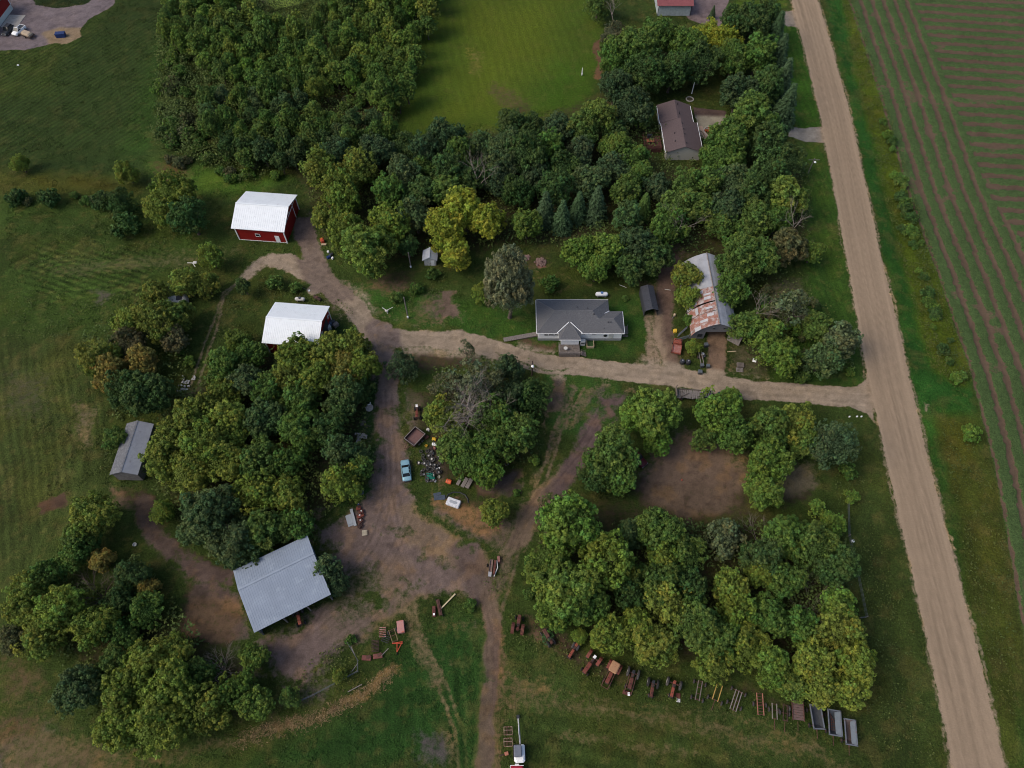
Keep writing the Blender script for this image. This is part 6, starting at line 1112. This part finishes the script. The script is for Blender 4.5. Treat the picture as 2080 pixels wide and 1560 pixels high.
for x,y,lab,m in ((741,1083,'cream and dark slatted crate at the yard edge','c'),(738,860,'light pallet right of the dark trees by the lane','p'),(732,1001,'thin blue-grey bars above the red scrap row','b')):
    p=P(x,y); t=thing('pallet' if m!='b' else 'metal_bars',lab,'pallet' if m!='b' else 'bars',(p.x,p.y,0),R_(6)); mb=MB()
    for i in range(5): mb.box((-.4+i*.2 if m!='b' else 0,0 if m!='b' else -.3+i*.16,.16+.02*i),(.12,1.0,.03) if m!='b' else (1.3,.06,.05))
    mb.build('slats',{'c':mat('cream_slat',(.45,.4,.3),.8),'p':WOODG,'b':mat('blue_bar',(.12,.16,.22),.6)}[m],t); mb=MB(); mb.box((0,-.4,.08),(1.0,.08,.1)).box((0,.4,.08),(1.0,.08,.1)); mb.build('bearers',WOOD,t)
for x,y,w,l_,lab in ((732,881,2.0,.75,'row of pale concrete blocks by the lane'),(740,886,1.2,1.2,'grey slab right below the row of blocks'),(729,893,.8,1.6,'pale cylinder-topped stone pile by the lane')):
    p=P(x,y); t=thing('block_pile',lab,'blocks',(p.x,p.y,0),R_(-3)); mb=MB(); n=max(int(w/.4),1)
    for i in range(n):
        for k in range(max(int(l_/.4),1)): mb.box((-w/2+w*(i+.5)/n,-l_/2+.4*k+.2,.14+.04*((i+k)%3)),(w/n-.04,.36,.28),rz=rnd.uniform(-8,8))
    mb.build('blocks',STONE,t)
p=P(750,829); t=thing('trough','pale stone fire ring with a white bent pipe beside the lane','fire ring',(p.x,p.y,0)); MB().lathe([(.8,0),(.8,.3),(.55,.3),(.55,.05),(0,.05)],(0,0,0),'z',14).build('ring',STONE,t); MB().tube([(-.3,.5,.4),(.2,.5,.6),(.2,1.0,.6)],.07,6).build('pipe',WHITE,t)
# propane tanks
def tank(lab,x,y,r,l_,m,rz=0,top=GREYD,name='propane_tank'):
    p=P(x,y,r); t=thing(name,lab,'tank',(p.x,p.y,0),R_(rz)); prof=[(0,-l_/2)]+[(r*math.sin(q),-l_/2+r*(1-math.cos(q))) for q in [R_(k) for k in (20,40,60,80)]]+[(r*math.sin(q),l_/2-r*(1-math.cos(q))) for q in [R_(k) for k in (80,60,40,20)]]+[(0,l_/2)]
    MB().lathe(prof,(0,0,r+.25),'x',18).build('shell',m,t,True); MB().lathe([(0,.0),(.28,0),(.28,.16),(0,.2)],(0,0,2*r+.2),'z',12).build('valve_cover',top,t)
    for s in (-1,1): MB().box((s*l_*.28,0,.2),(.15,r*1.3,.4)).build('foot',CONC,t)
tank('long white propane tank on the lawn behind the white house',1222,599,.5,2.7,WHITE,top=mat('blue_lid',(.1,.2,.45),.5)); tank('white tank with three dark hatches above the lower red barn',610,609,.42,2.2,WHITE2,-4,GREYD,'fuel_tank'); MB().box((.3,0,.95),(.3,.25,.06)).box((.75,0,.95),(.3,.25,.06)).build('hatch',BLACKM,list(bpy.data.objects)[-5] if False else [o for o in bpy.data.objects if o.name=='fuel_tank'][0]); tank('dark rusty tank lying above the lower red barn',645,607,.36,2.1,RUSTD,-32,RUSTM,'old_tank')
# things by the arched barn
p,r,l=head((1371,725),(1376,694)); t=thing('red_hay_rake','faded red flatbed truck body with slatted deck before the arched barn','truck',(p.x,p.y,0),r); t.name='red_truck'; MB().box((0,-.5,.85),(1.7,2.4,.12)).build('bed',mat('grey_red_bed',(.30,.12,.10),.8,0,.25,3,(.3,.24,.22),.3),t); m_=MB(); m_.rbox((0,1.15,1.0),(1.7,1.2,.9),.15); m_.rbox((0,.75,1.6),(1.5,.8,.5),.15); m_.build('cab',TRED3,t); MB().box((-.87,-.4,1.0),(.08,2.6,.35)).box((.87,-.4,1.0),(.08,2.6,.35)).box((0,-1.7,1.0),(1.8,.08,.35)).build('bed_rails',TRED3,t)
MB().box((0,1.0,1.6),(1.52,.4,.3)).build('windshield',GLASS,t)
for s in (-1,1): 
    for y in (-1.0,1.2): wheel(t,(s*.88,y,.36),.36,.22)
m_=[o for o in t.children if o.name.startswith('windshield')][0]
box_on('yellow_tank','small bright yellow tank cart left of the arched barn','tank',1371,674,(.75,.7,.65),YELLOW,0,r=.12,extra=lambda t:MB().box((0,0,.7),(.5,.5,.06)).build('lid',YELLOW,t))
for a,b,lab in (((1376,685),(1395,668),'pipe gate leaning left of the arched barn'),((1374,694),(1398,687),'grey plank gate between the red truck and the arched barn')):
    A,B=P(*a),P(*b); t=thing('farm_gate',lab,'gate',(A+B)/2,math.atan2((B-A).y,(B-A).x)); L=(B-A).length; m_=MB()
    for z in (.2,.5,.8,1.1): m_.box((0,0,z),(L,.06,.07))
    for x in (-L/2,0,L/2): m_.box((x,0,.65),(.07,.06,1.1))
    m_.build('bars',GREYB,t)
for i,(x,y) in enumerate(((1385,737),(1397,738))): 
    p=P(x,y); t=thing('black_drum',('left','right')[i]+' of two round black drums on the grass before the red truck','drum',(p.x,p.y,0)); MB().lathe([(0,0),(.5,0),(.52,.1),(.52,.75),(.42,.88),(0,.95)],(0,0,0),'z',18).build('shell',BLACKM,t,False); MB().lathe([(0,.95),(.16,.95),(.14,1.02),(0,1.02)],(0,0,0),'z',10).build('cap',mat('glossy_cap',(.3,.3,.33),.2),t)
for x,y,s,lab in ((1433,703,.8,'dark grey bin nearest the arched barn opening'),(1425,745,.7,'dark grey bin at the end of the boat-shaped frame'),(1437,746,.7,'dark grey bin on the drive side of the pair'),(1421,758,.8,'dark grey bin nearest the driveway')): box_on('plastic_bin',lab,'bin',x,y,(s,s*.9,.75),GREYD,rnd.uniform(-12,12),r=.08,extra=lambda t,s=s:MB().rbox((0,0,.78),(s*1.05,s*.95,.08),.06).build('lid',mat('grey_lid',(.10,.115,.13),.5),t))
frame('boat_trailer','long narrow grey wooden trailer frame before the arched barn',(1425,742),(1420,717),.55,WOODG,3,wheels=((.2,),),wt=.5,tongue=False,cat='trailer')
box_on('riding_mower','white and black riding mower beside the wooden trailer frame','mower',1428,722,(.55,.95,.5),WHITE2,25,r=.1,extra=lambda t:(MB().rbox((0,-.35,.6),(.4,.35,.25),.06).build('seat',BLACKM,t),wheel(t,(.3,-.35,.2),.2,.12),wheel(t,(-.3,-.35,.2),.2,.12)))
box_on('white_stump','white-topped stump left of the arched barn','stump',1370,641,(.5,.5,.6),WOODL,10,r=.14,extra=lambda t:MB().box((-.4,-.4,.15),(1.0,.12,.12),rz=40).build('branch',WOODG,t))
t=box_on('white_sheet','tilted white metal sheet on the grass above the driveway','sheet',1532,733,(.75,.95,.04),WHITE,-20,z=.25,r=.02,extra=lambda t:MB().box((0,.3,-.12),(.6,.06,.25)).build('prop',WOODG,t))
for a,b,lab,m in (((1477,715),(1495,714),'pale plank on the grass right of the barn drive',WOODL),((1350,588),(1362,590),'thin white pipe on the lawn above the carport',WHITE2),((1258,579),(1273,585),'white rod on the lawn edge above the propane tank',WHITE2)):
    A,B=P(*a),P(*b); t=thing('plank' if m is WOODL else 'pipe',lab,'board',(A+B)/2,math.atan2((B-A).y,(B-A).x)); MB().box((0,0,.1),((B-A).length,.2 if m is WOODL else .08,.08)).build('board',m,t)
for x,y,m,lab in ((1503,743,WOOD,'dark stack of old pallets below the plank'),(1502,752,WOODG,'pale grey pallet beside the dark stack')):
    p=P(x,y); t=thing('pallet_stack',lab,'pallet',(p.x,p.y,0),R_(-5)); mb=MB()
    for k in range(3 if m is WOOD else 1):
        for i in range(6): mb.box((-.6+i*.24,0,.15+k*.16),(.15,1.0,.03))
        mb.box((0,-.4,.08+k*.16),(1.3,.1,.1)); mb.box((0,.4,.08+k*.16),(1.3,.1,.1))
    mb.build('slats',m,t)
# wooden hay wagon by the driveway
p=P(1403,802,.6); t=thing('hay_wagon','broken grey wooden hay wagon parked below the driveway','wagon',(p.x,p.y,0),R_(-4)); mb=MB()
for i in range(13): mb.box((-2.6+i*.4,rnd.uniform(-.1,.1),.85),(.34,2.0,.06),rz=rnd.uniform(-3,3))
mb.build('deck_boards',WOODG,t); mb=MB(); mb.box((-2.9,0,1.3),(.1,2.1,1.0)).box((-2.2,.4,1.2),(1.6,.14,.1),rz=-25,ry=8).box((-1.2,-.3,1.05),(1.8,.14,.1),rz=32).box((0,.95,1.0),(4.8,.08,.25)).box((-2.0,-1.0,1.4),(.12,.12,1.1)).box((-2.9,.9,1.7),(.12,.12,1.6)); mb.build('broken_rack',WOOD,t); MB().box((0,0,.65),(5.2,.2,.2)).build('sill_beam',WOOD,t)
for x in (-1.9,1.7):
    for s in (-1,1): wheel(t,(x,s*.95,.4),.4,.2,RUSTM,OLDRUB,'y')
p=P(1436,802); t=thing('steel_rack','blue-grey steel rack between the hay wagon and the tree','rack',(p.x,p.y,0)); mb=MB()
for i in range(6): mb.box((-.9+i*.35,0,.5),(.08,1.6,.08))
mb.box((0,-.8,.5),(2,.07,.07)).box((0,.8,.5),(2,.07,.07)); mb.build('bars',mat('steel_blue',(.12,.15,.19),.6),t); MB().box((0,0,.25),(1.8,1.4,.3)).build('base',RUSTD,t)
car('parked_car','dark green old car mostly hidden under the tree by the driveway','car',(1468,806),(1492,804),mat('bottle_green',(.01,.045,.035),.4),.85)
# poles and lights
def utility(name,label,x,y,h,m=WOODG,arm=0,head_=None,cat='pole'):
    p=P(x,y); t=thing(name,label,cat,(p.x,p.y,0)); MB().cyl((0,0,0),(0,0,h),.14,9,0,.10).build('pole',m,t)
    if arm: MB().box((0,0,h-.5),(arm,.1,.12)).build('crossarm',m,t)
    if head_=='lamp': MB().cyl((0,0,h-.6),(.0,-.8,h-.3),.04,6).build('bracket',GREYD,t); MB().lathe([(0,.12),(.14,.1),(.3,-.1),(.26,-.16),(0,-.2)],(0,-.9,h-.3),'z',14).build('lamp_head',WHITE,t)
    if head_=='box': MB().rbox((0,-.18,.6),(.35,.25,.5),.05).build('meter_box',WHITE,t)
    return t
utility('yard_light','dark pole with white lamp head beside the driveway below the white house',1080,776,7.6,RUSTD,0,'lamp','street lamp'); utility('utility_pole','grey utility pole with a white box near the driveway bend',829,646,7.0,WOODG,0,'box'); utility('utility_pole','thin grey pole with a white foot by the white hut',835,544,5.0,WOODG,0,'box'); utility('utility_pole','pole with crossarm and lamp on the lawn beside the gravel road',1641,352,4.6,WOODG,2.6,'lamp')
utility('bird_house_pole','white post on the bright lawn',1182,153,2.2,WHITE,0,'box','post'); utility('flagpole','slim white pole behind the brown house',1405,190,3.4,WHITE,0,None,'pole')
t=thing('antenna_frame','white windmill-like metal wreck at the foot of the shrubs by the driveway','metal frame',P(786,634)); MB().cyl((0,0,.6),(1.4,.4,1.2),.07,6).cyl((0,0,.6),(-.9,.5,.9),.09,6).cyl((0,0,.6),(.2,-.6,.2),.06,6).build('arms',WHITE2,t); MB().rbox((0,0,.5),(.7,.4,.35),.1).build('hub',WHITE2,t)
t=thing('antenna_frame','white frame with a small dish beside the hedge tree near the track','metal frame',P(397,541)); MB().tube([(-1.6,.4,.7),(-.4,.3,.8),(.3,-.6,.5)],.09,6).build('arms',WHITE2,t); MB().rbox((.1,.4,.9),(.9,.7,.1),.1).build('panel',WHITE2,t)
p=P(365,615); t=thing('white_wreck','white van-like wreck half hidden by hedge trees','wreck',(p.x,p.y,0),R_(10)); MB().rbox((0,0,.9),(3.8,2.0,1.5),.3).build('body',WHITE2,t); MB().box((.5,0,1.67),(1.2,1.3,.04)).build('roof_hole_shade',BLACKM,t); MB().rbox((-2.4,0,.6),(1.0,1.7,.7),.2).build('hood',WHITE2,t)  # roof is closed; a black plate carries the shade of the hole
for x,y,i in ((372,790,0),(383,772,1)): 
    p=P(x,y); t=thing('rubble_pile',('lower','upper')[i]+' pile of white rubble and boards beside the west track','rubble',(p.x,p.y,0)); mb=MB()
    for k in range(16): mb.box((rnd.uniform(-1.2,1.2),rnd.uniform(-.8,.8),rnd.uniform(.1,.35)),(rnd.uniform(.2,.6),rnd.uniform(.1,.4),.12),rz=rnd.random()*180,rx=rnd.uniform(-20,20))
    mb.build('pieces',mat('pale_rubble',(.42,.41,.39),.9,0,.3,3),t)
# things near the barns
p=P(656,493); t=thing('orange_machine','orange-red tiller machine at the edge of the upper barn drive','machine',(p.x,p.y,0),R_(20)); MB().rbox((0,.2,.55),(.8,1.1,.7),.1).build('body',mat('bright_orange_red',(.45,.07,.035)),t); MB().box((.1,-.75,.2),(1.1,.5,.15),rz=-20).build('plate',WOODL,t); MB().cyl((0,.2,.9),(0,.2,1.5),.06).build('stack',YELLOW,t)
for i,(x,y,m,s) in enumerate(((667,513,WHITE,.35),(673,518,BLACKM,.6),(668,524,BLUEDK,.6),(676,526,WHITE,.35),(671,521,GREYD,.5))): small(('white can at the top of the scrap pile right of the barn drive','black block in the scrap pile right of the barn drive','navy block in the scrap pile right of the barn drive','white can at the foot of the scrap pile right of the barn drive','grey block in the middle of the scrap pile right of the barn drive')[i],x,y,'box',m,s*.7,.45,20*i)
for i,(x,y,m) in enumerate(((676,657,GREYD),(670,660,mat('blue_steel',(.08,.12,.2),.5)),(668,668,WHITE2),(683,662,WOODG))): small(('dark basin by the end door of the lower barn','blue steel box by the end door of the lower barn','white panel box by the end door of the lower barn','grey stump right of the lower barn door')[i],x,y,'box',m,.55,.8,15*i)
for a,b,lab in (((612,584),(621,588),'pale branch on the bank above the lower barn'),((645,595),(652,599),'thin tan branch beside the driveway')): A,B=P(*a),P(*b); t=thing('branch',lab,'branch',(A+B)/2,math.atan2((B-A).y,(B-A).x)); MB().cyl((-(B-A).length/2,0,.1),((B-A).length/2,0,.1),.06,6,0,.03).build('limb',DEADW,t)
small('white round lid on the bank above the lower barn',628,591,'bucket',WHITE,.25,.15)
for i,(x,y) in enumerate(((1725,847),(1740,847),(1749,847))): small(('leftmost','middle','rightmost')[i]+' of three white marker stones near the road junction',x,y,'box',WHITE,.14,.3,0,'stone','marker_stone')
small('small white sign box at the fence east of the tractor wood',1731,1100,'box',WHITE,.25,.5); small('white pail at the left yard bend',275,1107,'bucket',WHITE2,.35,.35); small('white pail in the gap under the clearing trees',1381,1065,'bucket',WHITE2,.25,.35); small('red rag pile in the middle of the bare clearing',1385,975,'engine',TRED3,.3,.12); small('small white stone on the dark green field',37,133,'box',WHITE,.25,.2,0,'stone','stone'); small('red cart lost in the wood behind the spruces',1076,370,'engine',mat('bright_red',(.4,.02,.03),.5),1.2,6.0) if False else None
# wire fence east of the tractor wood
def fence(lab,pts,n,m=WOODG):
    W_=[P(*q) for q in pts]; t=thing('wire_fence',lab,'fence',W_[0]); L=[]; 
    for a,b in zip(W_[:-1],W_[1:]):
        k=max(int((b-a).length/n),1); L+=[a.lerp(b,i/k) for i in range(k)]
    L.append(W_[-1]); o=W_[0]
    for q in L: MB().cyl((0,0,0),(0,0,1.25),.06,6).build('post',m,t,loc=q-o)
    mb=MB()
    for z in (.4,.75,1.1): mb.tube([(q-o)+Vector((0,0,z)) for q in L],.018,4)
    mb.build('wire',GREYB,t)
fence('wire fence with wooden posts east of the tractor wood',[(1720,1010),(1722,1090),(1740,1170),(1757,1255),(1743,1257)],4)
fence('old wire fence around the weeds below the farmyard',[(590,1435),(640,1412),(690,1385),(728,1365),(728,1342),(708,1308)],3.5)
# dirt mounds
for x,y,lab,c in ((1097,533,'heap of pale red rubble on the lawn behind the willow',(.2,.13,.115)),(1070,524,'smaller heap of red rubble beside the willow top',(.19,.12,.10))):
    p=P(x,y); t=thing('rubble_heap',lab,'heap',(p.x,p.y,0)); mb=MB(); k=1.0 if x>1080 else .6
    for i in range(60): a=rnd.random()*6.28; r_=rnd.random()**.6*1.3*k; mb.box((math.cos(a)*r_,math.sin(a)*r_,max(.08,.6*k-r_*.4)),(.35,.28,.2),rz=rnd.random()*180,rx=rnd.uniform(-30,30))
    mb.build('pieces',mat('brick_rubble',(.2,.13,.115),.9,0,.3,3),t)
# straw windrow
p0=[P(*q) for q in ((480,1508),(560,1478),(640,1462),(720,1420),(800,1362))]; n=2000; tt=nr.rand(n)*(len(p0)-1); i_=tt.astype(int); f_=tt-i_; A=np.array([list(q) for q in p0]); pos=A[i_]*(1-f_[:,None])+A[i_+1]*f_[:,None]; pos[:,:2]+=nr.normal(size=(n,2))*.7; pos[:,2]=.05+.2*nr.rand(n)
me=card_mesh('straw',pos,unit(nr.normal(size=(n,3))*.5+np.array([0,0,1])),.22,np.array([.27,.19,.10])*(.6+.7*nr.rand(n,1)),LEAF,asp=.14); o=link('straw_strip',me); o.color=(1,1,1,1); tag(o,'strip of golden straw and dry stalks curving along the mown grass','straw',kind='stuff')
print('OBJECTS',len(bpy.data.objects))
